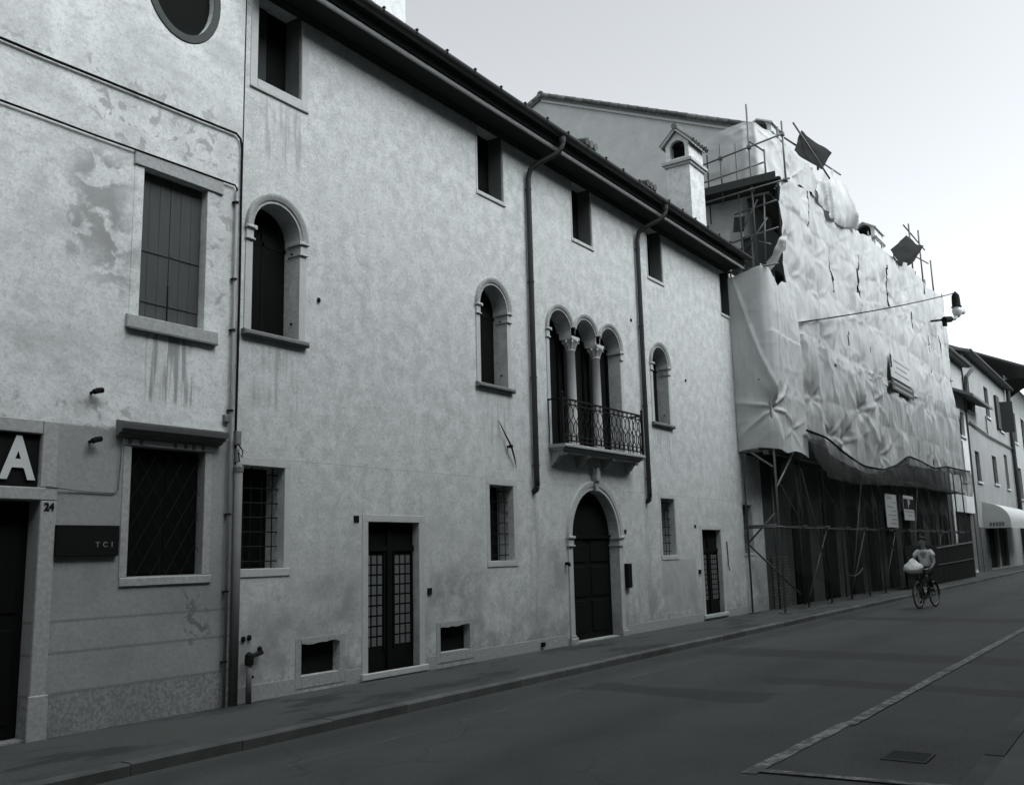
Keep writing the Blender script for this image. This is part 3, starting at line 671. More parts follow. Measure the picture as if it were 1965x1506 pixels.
# chimneys of this house
def gable_chimney(x0, x1, y0, y1, zb, zc, zt, mat, parent, name='chimney', tiled=True):
    """square stack with a collar, a lantern with arched openings and a little tiled gable roof, ridge along X"""
    c = part(name, MB().box(x0, x1, y0, y1, zb, zc), mat, parent)
    part('collar', MB().box(x0-.05, x1+.05, y0-.05, y1+.05, zc, zc+.07).box(x0-.10, x1+.10, y0-.10, y1+.10, zc+.07, zc+.15), M['stone2'], c)
    ze = zc+.15 + (zt-zc-.15)*.58; ym = (y0+y1)/2; h_ = (y1-y0)*.33
    # gable end walls with an arched opening (thin slabs facing -X and +X)
    for xa in (x0, x1-.12):
        loop = [(y0, zc+.15), (y1, zc+.15), (y1, ze), (ym, zt-.04), (y0, ze)]
        hole = [(p_[0], p_[1]) for p_ in arch(ym, h_, zc+.24, zc+.15+(ze-zc-.15)*.72, 12)]
        me = holed_wall(loop, [(hole, .12)], 0.)
        me.transform(Matrix(((0, 1, 0, xa), (1, 0, 0, 0), (0, 0, 1, 0), (0, 0, 0, 1))))
        part('lantern_gable', me, mat, c)
    part('lantern_wall', MB().box(x0+.001, x1-.001, y0, y0+.1, zc+.15, ze).box(x0+.001, x1-.001, y1-.1, y1, zc+.15, ze), mat, c)
    part('flue', MB().box(x0+.3, x1-.3, y0+.11, y1-.11, zc+.1, ze), M['void'], c)
    e = .10; sl2 = (zt-.04-ze)/(ym-y0)
    for s in (-1, 1):
        ye = ym + s*((y1-y0)/2+e); zee = ze - e*sl2
        part('cap_slab', MB().prismx([(ye, zee), (ym, zt-.04), (ym, zt+.02), (ye, zee+.06)], x0-.1, x1+.1), M['stone2' if tiled else 'stone'], c)
        nn = max(3, int((x1-x0+.2)/.19))
        for k in range(nn if tiled else 0):
            xx = x0-.1+(k+.5)*(x1-x0+.2)/nn
            part('tile', MB().tube([(xx, ye+s*.03, zee+.055), (xx, ym, zt+.03)], .08, 7), M['tile'], c)
    if tiled: part('ridge_tile', MB().tube([(x0-.13, ym, zt+.07), (x1+.13, ym, zt+.07)], .085, 8), M['tile'], c)
    return c
gable_chimney(22.9, 23.85, .30, .98, 9.6, 12.00, 13.05, M['main'], pal)
part('chimney', MB().box(12.2, 13.15, 2.0, 2.9, 10.5, 13.4), M['main'], pal)
# small tiled roof ventilators seen over the eaves
for x in (18.05, 21.15):
    v_ = part('roof_ventilator', MB().prismx([(.55, 10.2), (1.5, 10.4), (1.5, 10.95), (.75, 10.85)], x-.25, x+.25), M['tile'], pal)
    for k in range(3): part('tile', MB().tube([(x-.2+.2*k, .62, 10.88), (x-.2+.2*k, 1.5, 11.02)], .09, 7), M['tile'], v_)
part('aerial', MB().tube([(25.2, .7, 11), (25.2, .7, 13.4)], .02, 6), M['iron'], pal)

# small fittings of the front
def fitting(name, mb, mat, label): o = part(name, mb, mat, pal); o['label'] = label; return o
fitting('house_number_tile', MB().bevbox(9.66, 9.76, -.014, 0, 2.15, 2.24, .004), M['black'], 'tiny dark house number tile left of the glazed door')
fitting('door_bell', MB().bevbox(11.24, 11.33, -.025, 0, 1.10, 1.19, .006), M['black'], 'small square bell plate right of the glazed door')
fitting('letter_box', MB().bevbox(17.56, 17.74, -.09, -.0, .93, 1.42, .02), M['black'], 'dark letter box beside the portal')
fitting('door_bell', MB().bevbox(21.28, 21.38, -.03, 0, 1.10, 1.20, .008), M['black'], 'small bell plate left of the narrow door')
fitting('wall_hook', MB().tube([(15.26, 0, 1.47), (15.26, -.07, 1.47), (15.26, -.08, 1.42)], .03, 8), M['black'], 'iron ring at the portal')
fitting('house_number_tile', MB().bevbox(17.62, 17.70, -.014, 0, 2.03, 2.11, .004), M['black'], 'tiny number tile right of the portal')
fitting('house_number_tile', MB().bevbox(21.18, 21.26, -.014, 0, 2.17, 2.25, .004), M['black'], 'tiny number tile left of the narrow door')
fitting('drain_spout', MB().lathe((14.37, -.02, .06), [(.05, 0), (.05, .07)], 10), M['black'], 'small dark drain hole at the foot of the wall')
fitting('wall_bracket', MB().tube([(23.1, -.02, 1.85), (23.1, -.03, 1.25), (23.12, -.05, 1.12)], .012, 6), M['iron'], 'thin wire clipped beside the narrow door')
for x, z in ((7.78, .74), (7.87, .75), (18.36, 6.69), (21.13, 5.72), (8.95, 5.16)): part('wall_anchor', MB().lathe((x, -.01, z-.03), [(.02, 0), (.03, .03), (.02, .06)], 8), M['iron'], pal)
ib = thing('iron_torch_bar', 'tapered iron bar slanting down the wall below the middle arched window', 'iron bar', (13.4, 0, 3.5))
part('bar', MB().tube([(13.16, -.02, 3.93), (13.32, -.06, 3.68), (13.45, -.08, 3.50), (13.58, -.05, 3.32), (13.68, -.02, 3.14)], [.006, .012, .017, .013, .006], 8), M['iron'], ib)
part('clamp', MB().lathe((13.45, -.07, 3.47), [(.04, 0), (.04, .05)], 8).box(13.43, 13.47, -.07, 0, 3.48, 3.51), M['iron'], ib)

# ------------------------------------------------------------------ older house on the left
A0, A1, AT = 1.0, 7.585, 10.4
old = thing('old_house', 'old house with peeling plaster, shuttered window and oval window', 'house', (5.5, 0, 0))
oh = [(rect(3.95, 5.18, .02, 2.30), .22), (rect(3.95, 5.16, 2.43, 2.96), .06), (rect(6.19, 7.07, 4.39, 6.16), .16), (rect(6.18, 7.15, 1.52, 2.93), .14), (ellipse(6.63, 8.64, .45, .60), .10)]
AY = -.012
part('wall', holed_wall(rect(A0, A1, -.2, AT), oh, AY), M['old'], old)
part('wall', MB().box(A0, A1, 9.8, 10, -.2, AT).box(A0, A0+.02, .1, 9.8, -.2, AT), M['old'], old)
part('roof', MB().prismx([(-.7, AT-.1), (4.6, AT+2.2), (10.4, AT-.1), (10.4, AT+.05), (4.6, AT+2.4), (-.7, AT+.05)], A0, A1), M['tile'], old)
# door with the lit-sign panel over it
d = part('door', MB().box(3.9, 5.2, .17, .2, 0, 2.32), M['wood'], old)
part('panel', MB().bevbox(4.62, 5.10, .155, .17, .15, 1.05, .012).bevbox(4.62, 5.10, .155, .17, 1.2, 2.2, .012), M['wood'], d)
part('jamb', MB().bevbox(5.18, 5.345, AY-.03, AY, 0.0, 2.30, .008), M['stone2'], d)
part('jamb', MB().bevbox(3.78, 3.95, AY-.03, AY, 0.0, 2.30, .008), M['stone2'], d)
part('jamb', MB().bevbox(5.165, 5.33, AY-.028, AY, 2.43, 3.10, .008), M['stone2'], d)
part('lintel', MB().bevbox(3.78, 5.345, AY-.032, AY, 2.302, 2.428, .008), M['stone2'], d)
part('lintel', MB().bevbox(3.78, 5.16, AY-.03, AY, 2.962, 3.10, .008), M['stone2'], d)
part('base_stone', MB().bevbox(5.16, 5.365, AY-.045, AY-.031, -.02, .42, .01), M['stone2'], d)
sg = thing('sign_board', 'dark sign panel with one big pale letter A above the left door', 'sign', (4.6, 0, 2.43))
part('board', MB().box(3.96, 5.155, AY+.02, AY+.055, 2.435, 2.955), M['black'], sg)
lettering('letter', 'A', .58, 4.94, AY-.0, 2.69, M['letter'], sg, .018, .82)
nb_ = lettering('house_number', '24', .105, 5.265, AY-.034, 2.235, M['black'], old, .004); nb_['label'] = 'small dark number 24 painted on the door jamb'
pq = thing('name_plaque', 'dark rectangular plaque with small pale letters beside the barred window', 'plaque', (5.7, 0, 1.74))
part('board', MB().bevbox(5.345, 6.05, AY-.05, AY, 1.745, 2.06, .006), M['black'], pq)
for ch, x in (('T', 5.80), ('C', 5.885), ('I', 5.965)): lettering('letter', ch, .075, x, AY-.053, 1.86, M['dimletter'], pq, .002)
# shuttered window
w_ = part('window', MB().box(6.17, 7.09, .13, .16, 4.37, 6.18), M['void'], old)
for a, b in ((6.200, 6.627), (6.633, 7.060)):
    lf = part('shutter', MB().box(a, b, .10, .125, 4.40, 6.15), M['shutter'], w_); wd = (b-a)/3
    for k in range(3):
        o = MB().bevbox(a+k*wd+.001, a+(k+1)*wd-.001, .092, .10, 4.41, 6.14, .003); part('plank', o, M['shutter'], w_)
    part('hinge_bar', MB().box(a+.01, b-.01, .082, .092, 5.20, 5.235), M['shutter'], w_)
    part('hinge_bar', MB().box(a+.01, b-.01, .082, .092, 4.60, 4.63), M['shutter'], w_)
part('bolt', MB().box(6.624, 6.636, .08, .10, 4.42, 4.85), M['iron'], w_)
part('jamb', MB().bevbox(6.065, 6.19, AY-.007, AY, 4.37, 6.15, .004), M['old'], w_)
part('jamb', MB().bevbox(7.07, 7.20, AY-.007, AY, 4.37, 6.15, .004), M['old'], w_)
part('lintel', MB().bevbox(6.05, 7.29, AY-.03, AY, 6.152, 6.325, .008), M['stone2'], w_)
part('sill', MB().bevbox(6.03, 7.26, AY-.045, .13, 4.24, 4.388, .008), M['stone2'], w_)
part('sill_drip', MB().box(6.04, 7.25, AY-.06, AY-.01, 4.224, 4.238), M['sill'], w_)
# barred window with hood
w_ = part('window', MB().box(6.15, 7.18, .115, .14, 1.49, 2.96), M['void'], old)
part('pane', MB().box(6.2, 6.66, .10, .114, 1.55, 2.9).box(6.70, 7.12, .10, .114, 1.55, 2.9), M['glass'], w_)
sp = .155; xs0, xs1, zs0, zs1 = 6.19, 7.14, 1.53, 2.92; k = -14
while k < 14:                                        # lozenge grille: each wire its own part
    for s in (1, -1):
        x = xs0 + k*sp; pts = []
        lo, hi = 0., (zs1-zs0)
        # line x = x0 + s*.6*(z - zs0), clipped to the opening
        ok = []
        for i in range(29):
            z = zs0+hi*i/28; xx = x+s*.6*(z-zs0)
            if xs0 <= xx <= xs1: ok.append((xx, .05, z))
        if len(ok) > 3: part('grille_wire', MB().tube([ok[0], ok[-1]], .004, 5), M['iron'], w_)
    k += 1.24
part('jamb', MB().bevbox(6.085, 6.18, AY-.010, AY, 1.515, 2.93, .004).bevbox(7.15, 7.25, AY-.010, AY, 1.515, 2.93, .004), M['stone2'], w_)
part('lintel', MB().bevbox(6.07, 7.275, AY-.024, AY, 2.932, 3.0, .006), M['stone'], w_)
part('sill', MB().bevbox(6.09, 7.27, AY-.022, .11, 1.415, 1.512, .01), M['stone2'], w_)
part('hood', MB().prismx([(AY, 3.02), (AY-.05, 3.03), (AY-.06, 3.055), (AY-.10, 3.06), (AY-.115, 3.09), (AY-.15, 3.095), (AY-.165, 3.14), (AY-.17, 3.165), (AY, 3.20)], 5.98, 7.36), M['sill'], w_)
for k, x in enumerate((6.14, 6.28, 6.72, 6.86, 6.97, 7.10)): part('drip_stain', MB().box(x-.022, x+.022, AY-.027, AY-.0245, 2.94, 2.998), M['sill'], w_)
# oval window
w_ = part('oval_window', MB().prism(ellipse(6.63, 8.64, .47, .62), .075, .10), M['void'], old)
rg = MB(); n = 40
for i in range(n):
    a = 2*math.pi*i/n
    for f_, y in ((1.0, AY), (1.0, AY-.014), (1.20, AY-.014), (1.23, AY)):
        rg.v.append((6.63+(.45+(f_-1)*.46)*math.cos(a), y, 8.64+(.60+(f_-1)*.46)*math.sin(a)))
for i in range(n):
    for k in range(4): rg.f.append((i*4+k, ((i+1) % n)*4+k, ((i+1) % n)*4+(k+1) % 4, i*4+(k+1) % 4))
part('surround', rg, M['dstone'], w_)
# cables and pipes of the old house
def cable(pts, r, label, mat='black'):
    o = part('wall_cable', MB().tube(pts, r, 6), M[mat]); tag(o, label, 'cable'); return o
def sag(p0, p1, n=10, a=.02): return [tuple(Vector(p0).lerp(Vector(p1), i/n) + Vector((0, 0, -a*4*(i/n)*(1-i/n) + random.uniform(-.004, .004)))) for i in range(n+1)]
cable(sag((1.2, AY-.03, 6.93), (7.46, AY-.03, 7.03)) + [(7.53, AY-.03, 6.98), (7.555, AY-.03, 6.85), (7.56, AY-.03, 6.0), (7.57, AY-.03, 5.0), (7.565, AY-.03, 3.2)], .015, 'upper dark cable running along the peeling wall to the house corner')
cable(sag((1.2, AY-.03, 6.30), (7.46, AY-.03, 6.335)) + [(7.49, AY-.03, 6.30), (7.49, AY-.03, 6.2)], .012, 'lower dark cable passing just over the shuttered window')
cable([(5.22, AY-.04, 2.44), (5.6, AY-.015, 2.41), (5.98, AY-.015, 2.405), (6.03, AY-.015, 2.44), (6.04, AY-.03, 2.8), (6.05, AY-.03, 2.95)], .007, 'thin cable from the sign panel up beside the barred window', 'lead')
dp = part('conduit', MB().tube([(7.475, AY-.045, 0), (7.475, AY-.045, 3.3), (7.48, AY-.04, 3.5), (7.485, AY-.04, 6.25)], .021, 10), M['zinc'], old, smooth=True); dp['label'] = 'thin pale pipe climbing the house corner'
for z in (.5, 1.3, 2.2, 3.45, 4.45, 5.1, 6.1): part('clip', MB().lathe((7.475, AY-.045, z), [(.03, 0), (.03, .02)], 8).box(7.44, 7.51, AY-.05, AY, z+.003, z+.017), M['iron'], dp)
dp = part('corner_pipe', MB().tube([(7.615, -.05, 0), (7.615, -.05, 2.75)], .052, 12), M['lead'], old, smooth=True); dp['label'] = 'thick dull pipe at the foot of the house corner'
part('collar', MB().lathe((7.615, -.05, 2.72), [(.06, 0), (.062, .06), (.03, .1)], 10), M['lead'], dp)
part('corner_joint', MB().box(7.583, 7.597, -.018, -.0125, 0, 9.2), M['black'], old)
jb = part('junction_box', MB().bevbox(7.555, 7.64, -.07, -.013, 3.05, 3.22, .01).bevbox(7.57, 7.625, -.06, -.013, 2.84, 3.0, .01), M['lead'], old); jb['label'] = 'dull junction box on the house corner'
part('junction_box', MB().bevbox(7.385, 7.46, AY-.05, AY, 3.31, 3.40, .01), M['lead'], old)
cable([(7.60, -.06, 3.05), (7.66, -.07, 2.98), (7.645, -.07, 2.9), (7.60, -.06, 2.96), (7.62, -.06, 2.84)], .008, 'loose black loop of cable at the junction box')
for k, (x, z, lb) in enumerate(((5.70, 3.47, 'small dark wall spotlight above the sign, upper one'), (5.71, 2.95, 'small dark wall spotlight beside the sign, lower one'))):
    s_ = thing('wall_spotlight', lb, 'spotlight', (x, 0, z))
    part('arm', MB().tube([(x-.03, AY, z-.02), (x-.02, AY-.06, z-.01)], .018, 8), M['iron'], s_)
    part('head', MB().tube([(x-.045, AY-.08, z-.02), (x+.0, AY-.08, z+.0), (x+.055, AY-.08, z+.012)], [.03, .032, .03], 10), M['black'], s_)
# gas standpipe in front of the plastered house
s_ = thing('standpipe', 'short dark standpipe with elbow at the foot of the plastered wall', 'pipe', (7.8, -.1, 0))
part('pipe', MB().tube([(7.80, -.10, 0), (7.80, -.10, .52)], .035, 10), M['lead'], s_, smooth=True)
part('elbow', MB().lathe((7.80, -.10, .44), [(.05, 0), (.055, .05), (.05, .12), (.02, .15)], 10).tube([(7.80, -.10, .52), (7.9, -.08, .545), (8.03, -.06, .565)], [.03, .028, .026], 8), M['iron'], s_)
part('valve', MB().lathe((8.0, -.05, .57), [(.03, 0), (.03, .05), (.01, .07)], 8).tube([(7.80, -.1, .3), (7.86, -.1, .3)], .02, 6), M['iron'], s_)

# ------------------------------------------------------------------ tall house under repair
E0, E1, ET = 25.92, 54.2, 14.1
tall = thing('tall_house', 'tall house under repair behind scaffolding, grey gable rising over its neighbour', 'house', (40, 0, 0))
op = []
for k in range(9):
    x = 28.3+2.85*k; op.append((rect(x, x+1.7, .0, 3.1) if k % 3 else arch(x+.85, .85, 0, 2.5), .3))
for k in range(9):
    for z in (5.2, 8.6, 11.6): op.append((rect(28.5+2.85*k, 29.6+2.85*k, z, z+1.7), .2))
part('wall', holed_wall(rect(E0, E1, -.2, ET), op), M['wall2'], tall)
for k in range(9):
    x = 28.3+2.85*k; dd = part('shop_opening', MB().box(x-.02, x+1.72, .28, .31, 0, 3.4), M['void'], tall)
    part('door_frame', MB().box(x+.8, x+.9, .22, .28, 0, 3.1).box(x, x+1.7, .22, .279, 2.3, 2.4), M['wood'], dd)
    for z in (5.2, 8.6, 11.6): part('window', MB().box(28.48+2.85*k, 29.62+2.85*k, .18, .21, z-.02, z+1.72), M['void'], tall)
RYT, RZT = 6.8, 17.15
part('gable', MB().prismx([(0.002, -.2), (13.4, -.2), (13.4, 14.05), (RYT, RZT-.1), (.002, 14.0)], E0-.012, E0+.2), M['gable'], tall)
part('wall', MB().box(E1-.2, E1, .3, 13.3, -.2, 14.0).box(E0+.2, E1-.2, 13.2, 13.4, -.2, 14.), M['gable'], tall)
rs = (RZT-14.15)/RYT
rf2 = part('roof', MB().prismx([(-.45, 14.15-.45*rs-.1), (RYT, RZT-.1), (13.9, 14.05-.2), (13.9, 14.05-.1), (RYT, RZT), (-.45, 14.15-.45*rs)], E0-.10, E1+.1), M['tile'], tall)
k = 0
L = math.hypot(RYT+.45, rs*(RYT+.45)); nn = int(L/.36)
vt = MB().tube([(0, 0, 0), (0, .42, 0)], [.10, .085], 8).mesh('verge_tile', True)
for k in range(nn):
    y = -.45+(RYT+.45)*k/nn; o = part('verge_tile', vt, M['tile'], rf2, loc=(E0-.06, y, 14.15+rs*y+.05)); o.rotation_euler = (math.atan(rs), 0, 0)
for k in range(nn):
    y = RYT+(RYT+.45)*k/nn; o = part('verge_tile', vt, M['tile'], rf2, loc=(E0-.06, y, RZT-rs*(y-RYT)+.05)); o.rotation_euler = (-math.atan(rs), 0, 0)
part('ridge_tile', MB().tube([(E0-.15, RYT, RZT+.05), (E1+.1, RYT, RZT+.05)], .12, 8), M['tile'], rf2)
part('verge_board', MB().prismx([(-.4, 14.15-.4*rs-.2), (RYT, RZT-.2), (RYT, RZT-.1), (-.4, 14.15-.4*rs-.1)], E0-.07, E0-.013), M['stone2'], tall)
part('band', MB().box(E0-.035, E0-.013, .2, 13, 11.95, 12.05), M['stone2'], tall)
gable_chimney(33.0, 34.2, 1.2, 2.2, 14.3, 16.75, 17.55, M['main'], tall, tiled=False)
gable_chimney(49.6, 51.4, 1.5, 2.6, 14.3, 17.3, 18.3, M['main'], tall, tiled=False)
part('pier', MB().box(26.3, 27.7, -.04, .0, 0, 1.45), M['brick'], tall)

# ------------------------------------------------------------------ scaffold
scf = thing('scaffold', 'steel tube scaffold wrapped round the tall house', 'scaffold', (39, -.8, 0))
YF, YB = -.76, .12
polex = [24.44, 27.0] + [27.0+2.2*k for k in range(1, 13)]
def pole(p0, p1, r=.027, mat='steel', nm='pole'): return part(nm, MB().tube([p0, p1], r, 8), M[mat], scf, smooth=True)
def topz(x): return 9.3 if x < 25 else (13.2 if x < 30 else 13.6 + (x-30)*.05)
for i, x in enumerate(polex):
    zt = topz(x)
    yf = YF-.18 if i == 0 else YF; pole((x, yf, .02), (x, yf, zt), .03, mat='steel2' if i == 0 else 'steel')
    part('base_plate', MB().box(x-.13, x+.13, yf-.13, yf+.13, .001, .02), M['steel'], scf)
    if i < 1: pole((x, YB-.20, .02), (x, YB-.20, 9.45)); part('base_plate', MB().box(x-.13, x+.13, YB-.33, YB-.13, .001, .02), M['steel'], scf)
    for z in (2.2, 4.15, 6.1, 8.05, 10.0, 11.9):
        if z < zt: pole((x-.03, YF-.12, z+.05), (x-.03, YB+.05 if x > 26 else -.02, z+.05), .024, nm='transom')
for z in (2.2, 4.15, 6.1, 8.05):
    pole((24.3, YF+.05, z), (53.6, YF+.05, z), .024, nm='ledger')
for z in (10.0, 11.9, 13.1):
    pole((26.6, YF+.05, z), (53.6, YF+.05, z), .024, nm='ledger')
for z in (2.2, 9.2): pole((24.40, .25 if z > 5 else -.01, z), (24.40, -1.45 if z > 5 else -1.05, z), .026, nm='transom')
pole((24.42, -.08, 1.8), (24.42, YF-.1, 2.55), nm='brace'); pole((24.44, -.08, 1.78), (26.6, YF+.1, .4), nm='brace')
pole((24.42, YF-.15, 3.75), (24.42, -.05, 4.4), nm='brace', mat='steel2'); pole((24.5, YF-.15, 3.2), (26.95, YF-.03, 4.6), nm='brace', mat='steel2')
for k in range(5): pole((27.05+4.4*k, YF-.03, .4 if k % 2 else 3.9), (29.2+4.4*k, YF-.03, 3.9 if k % 2 else .4), .022, nm='brace')
for k in range(12): pole((26.2+2.2*k, YF+.55, 0), (26.2+2.2*k, YF+.55, 4.1), .028)
for k in range(6): pole((27.0+4.4*k, YF-.02, 2.25), (28.1+4.4*k, YF+.5, 4.0), .022, nm='brace'); pole((27.0+4.4*k, YF-.02, 2.25), (25.9+4.4*k, YF+.5, 4.0), .022, nm='brace'); pole((29.2+4.4*k, YF, 2.15), (27.1+4.4*k, YF, .3), .022, nm='brace')
# plank decks (each lift seen only from below or end-on)
for z, x0, x1 in ((4.18, 24.9, 53.4), (8.1, 24.9, 53.4), (11.95, 26.4, 53.4)):
    for k in range(3): part('deck_board', MB().box(x0, x1, YF+.08+k*.25, YF+.31+k*.25, z, z+.045), M['board'], scf)
# platform turned round the gable corner, over the neighbour's roof
for k in range(5): part('deck_board', MB().box(25.02+k*.17, 25.18+k*.17, -1.45+.1*k, 1.3+.2*random.random(), 11.84, 11.89), M['board'], scf)
part('toe_board', MB().box(24.98, 25.01, -1.35, 1.3, 11.82, 12.05), M['board'], scf)
pole((25.0, .95, 11.6), (25.0, -1.75, 11.74), nm='transom'); pole((25.3, -.15, 9.3), (25.3, -.15, 13.3))
for (y, z0, z1) in ((-.62, 9.2, 14.3), (.25, 11.5, 13.35), (-1.6, 11.7, 13.5), (-1.05, 11.9, 12.8)): pole((25.1, y, z0), (25.1, y, z1))
pole((25.05, 1.1, 12.75), (25.05, -1.65, 13.10), nm='guard_rail'); pole((25.15, .95, 12.28), (25.15, -1.0, 12.45), .03, nm='guard_rail', mat='steel2')
pole((25.1, -.65, 13.15), (25.1, -1.05, 12.75), nm='brace')
for (y0, z0, y1, z1) in ((-.1, 10.6, -.65, 11.5), (.05, 11.2, -1.2, 11.35), (.4, 10.35, -1.2, 10.55), (-.15, 10.0, -.9, 10.9), (-.75, 9.3, -.85, 11.6), (-.6, 10.25, -.95, 10.1), (0.5, 10.5, .2, 10.3)):
    pole((25.4, y0, z0), (25.4, y1, z1), .026, nm='brace')
part('plank', MB().obox((25.45, -.05, 10.9), (.02, 0, 0), (0, .16, .02), (0, -.03, .22)), M['board'], scf)
part('plank', MB().obox((25.5, -.25, 9.95), (.05, 0, 0), (0, .12, 0), (0, 0, .55)), M['board'], scf)
# poles and rails that stand free above the sheets
for x, z0, z1 in ((26.9, 12.8, 14.2), (30.2, 13.0, 14.0), (31.0, 14.2, 14.9), (45.5, 13.4, 16.4), (47.7, 13.5, 16.7), (50.2, 13.8, 15.8)): pole((x, YF-.15, z0), (x, YF-.15, z1), .038)
pole((27.8, YF-.08, 14.2), (34.2, YF-.08, 15.1), .03, nm='guard_rail'); pole((28.4, YF-.2, 14.9), (30.5, -1.4, 13.6), .03, nm='guard_rail')
pole((44.6, YF-.1, 16.1), (49.2, YF-.1, 16.1), .034, nm='guard_rail'); pole((45.0, YF-.1, 14.9), (49.8, YF-.1, 15.55), .034, nm='guard_rail')
pole((45.3, YF-.22, 4.3), (45.3, YF-.22, 8.3), .05)
for x in polex[::2]:
    for z in (2.2, 4.15): part('coupler', MB().box(x-.05, x+.05, YF-.05, YF+.09, z-.045, z+.045), M['steel'], scf)
for y, z in ((-.62, 12.98), (.25, 12.87), (-.62, 11.7), (-1.6, 13.1), (-1.6, 11.75)): part('coupler', MB().box(25.04, 25.15, y-.05, y+.05, z-.05, z+.05), M['steel'], scf)

# ------------------------------------------------------------------ sheets
def folds(S, Z, seed, bay, s0, lift, z0, amp=1.0, ties=(), strip=0., crease=1.0, crk=1.0, quilt=.11):
    fs = (S-s0)/bay - np.floor((S-s0)/bay); fz = (Z-z0)/lift - np.floor((Z-z0)/lift)
    d = quilt*np.sin(np.pi*fs)**.75*(.30+.70*np.sin(np.pi*fz)**.6)*(.75+.35*vn(np.floor((S-s0)/bay)*5.3, np.floor((Z-z0)/lift)*3.7, seed+14))
    # overlapping vertical strips: each lies a little proud of the one before
    if strip:
        q = (S-s0)/strip + .22*vn(S*0+np.floor((S-s0)/strip)*3.1, Z*.3, seed+6); fq = q-np.floor(q)
        d += .10*(1-fq)*np.clip(fq/.05, 0, 1)*(.55+.45*vn(np.floor(q)*7.3, Z*.4, seed+2))
    # long hanging folds
    wv = vn(S*.9 + .25*vn(S*.5, Z*.3, seed+9), Z*.10, seed); d += .11*(1-np.abs(wv))**2.2
    wv = vn(S*2.3 + .3*vn(S*.7, Z*.5, seed+5), Z*.16, seed+1); d += .045*(1-np.abs(wv))**2.0
    # a few slanting drag creases
    wv = vn(S*.55+Z*.42, Z*.25-S*.15, seed+2); d += .07*crease*(1-np.abs(wv))**5
    wv = vn(S*.6-Z*.5, Z*.25+S*.16, seed+3); d += .06*crease*(1-np.abs(wv))**5
    d += .025*crease*vn(S*.7, Z*.5, seed+4) + .010*crease*vn(S*4, Z*2.5, seed+4)
    # crisp crinkles of stiff plastic: facets at two scales
    for kx, kz, am in ((1.7, 1.3, .040), (3.3, 2.4, .020)):
        a_ = vn(S*kx+.6*vn(S*kx, Z*kz, seed+12), Z*kz, seed+11); b_ = vn(S*kx*.7+Z*kz*.7, Z*kz*.7-S*kx*.5, seed+13)
        d += am*crk*((1-np.abs(a_))**3+(1-np.abs(b_))**4)
    for (ts, tz, k) in ties:
        ds, dz = S-ts, Z-tz; r_ = np.sqrt(ds*ds+dz*dz)+1e-4; th = np.arctan2(dz, ds)
        d -= .16*k*np.exp(-(r_/.40)**2)
        d += .085*k*np.exp(-r_/.8)*(1-np.exp(-(r_/.15)**2))*(1-np.abs(np.sin(th*3.0+ts+.5*np.sin(th*2+tz))))**2.2*2
        d -= .03*k*np.exp(-r_/.9)
    return d*amp
def flat_sheet(name, x0, x1, zbot, ztop, y, seed, label, res=.075, ties=(), bay=2.2, s0=27., lift=1.95, z0=4.15, mat='tarp', amp=1.0, cat='sheet', group=None, strip=0., crease=1.0, seam=None, slits=(), crk=1.0):
    nx = int((x1-x0)/res)+1; nz = int((max(ztop(x1), ztop((x0+x1)/2), ztop(x0))-zbot(x0))/res)+1
    u = np.linspace(0, 1, nx); v = np.linspace(0, 1, nz)
    X = x0+(x1-x0)*u; zb = np.array([zbot(a) for a in X]); zt = np.array([ztop(a) for a in X])
    S = np.tile(X, (nz, 1)); Z = zb[None, :]+(zt-zb)[None, :]*v[:, None]
    d = folds(S, Z, seed, bay, s0, lift, z0, amp, ties, strip, crease, crk)
    if seam: d = d + .028*np.exp(-np.clip(Z-seam-.04*vn(S*.8, S*0, 3.), 0, 9)/.6)*(Z > seam+.04*vn(S*.8, S*0, 3.))
    P = np.stack([S + .05*vn(S*.8, Z*.5, seed+7), y - d, Z + .03*vn(S*1.7, Z*.6, seed+8)], -1)
    cut = np.zeros(S.shape, bool)
    for (sx, sa, sb) in slits:
        cx = sx+.10*np.sin(Z*1.3+sx)+.05*np.sin(Z*3.1+sx*2); cut |= (np.abs(S-cx) < res*.55) & (Z > sa) & (Z < sb)
    o = link(name, grid_mesh(P, name, cut), M[mat]); return tag(o, label, cat, group)
pw = lambda xs, zs: (lambda x: float(np.interp(x, xs, zs)))
GRP = 'white sheets wrapping the scaffold'
rr = random.Random(3)
ties1 = [(x+rr.uniform(-.2, .2), z+rr.uniform(-.15, .15), rr.uniform(.15, .5)) for x in polex[1:] for z in (5.3, 7.5)] + [(31.3, 5.0, 1.0), (33.8, 6.3, 1.2), (35.9, 6.9, 1.0), (29.9, 5.1, 1.0), (36.4, 4.9, 1.0), (28.0, 6.0, .6)]
zb1 = lambda x: float(np.interp(x, [26.6, 28, 30, 32.5, 35.2, 37.5, 39.5, 53.6], [4.7, 4.65, 4.4, 4.1, 4.15, 4.5, 4.8, 5.0]))
flat_sheet('lower_white_sheet', 26.95, 52.7, zb1, pw([26.9, 33, 45, 53.5], [7.85, 7.75, 8.25, 8.5]), -.86, 3.3, 'lower creased white sheet on the scaffold front, hanging to the dark net', ties=ties1, group=GRP, amp=1.0, bay=2.3, lift=1.7, z0=4.4, strip=2.3, crease=.9, crk=.22, mat='film')
ties2 = [(x+rr.uniform(-.3, .3), z+rr.uniform(-.3, .3), rr.uniform(.15, .5)) for x in np.arange(27.0, 52.5, 1.55) for z in (8.2, 9.6, 11.0, 12.4)]
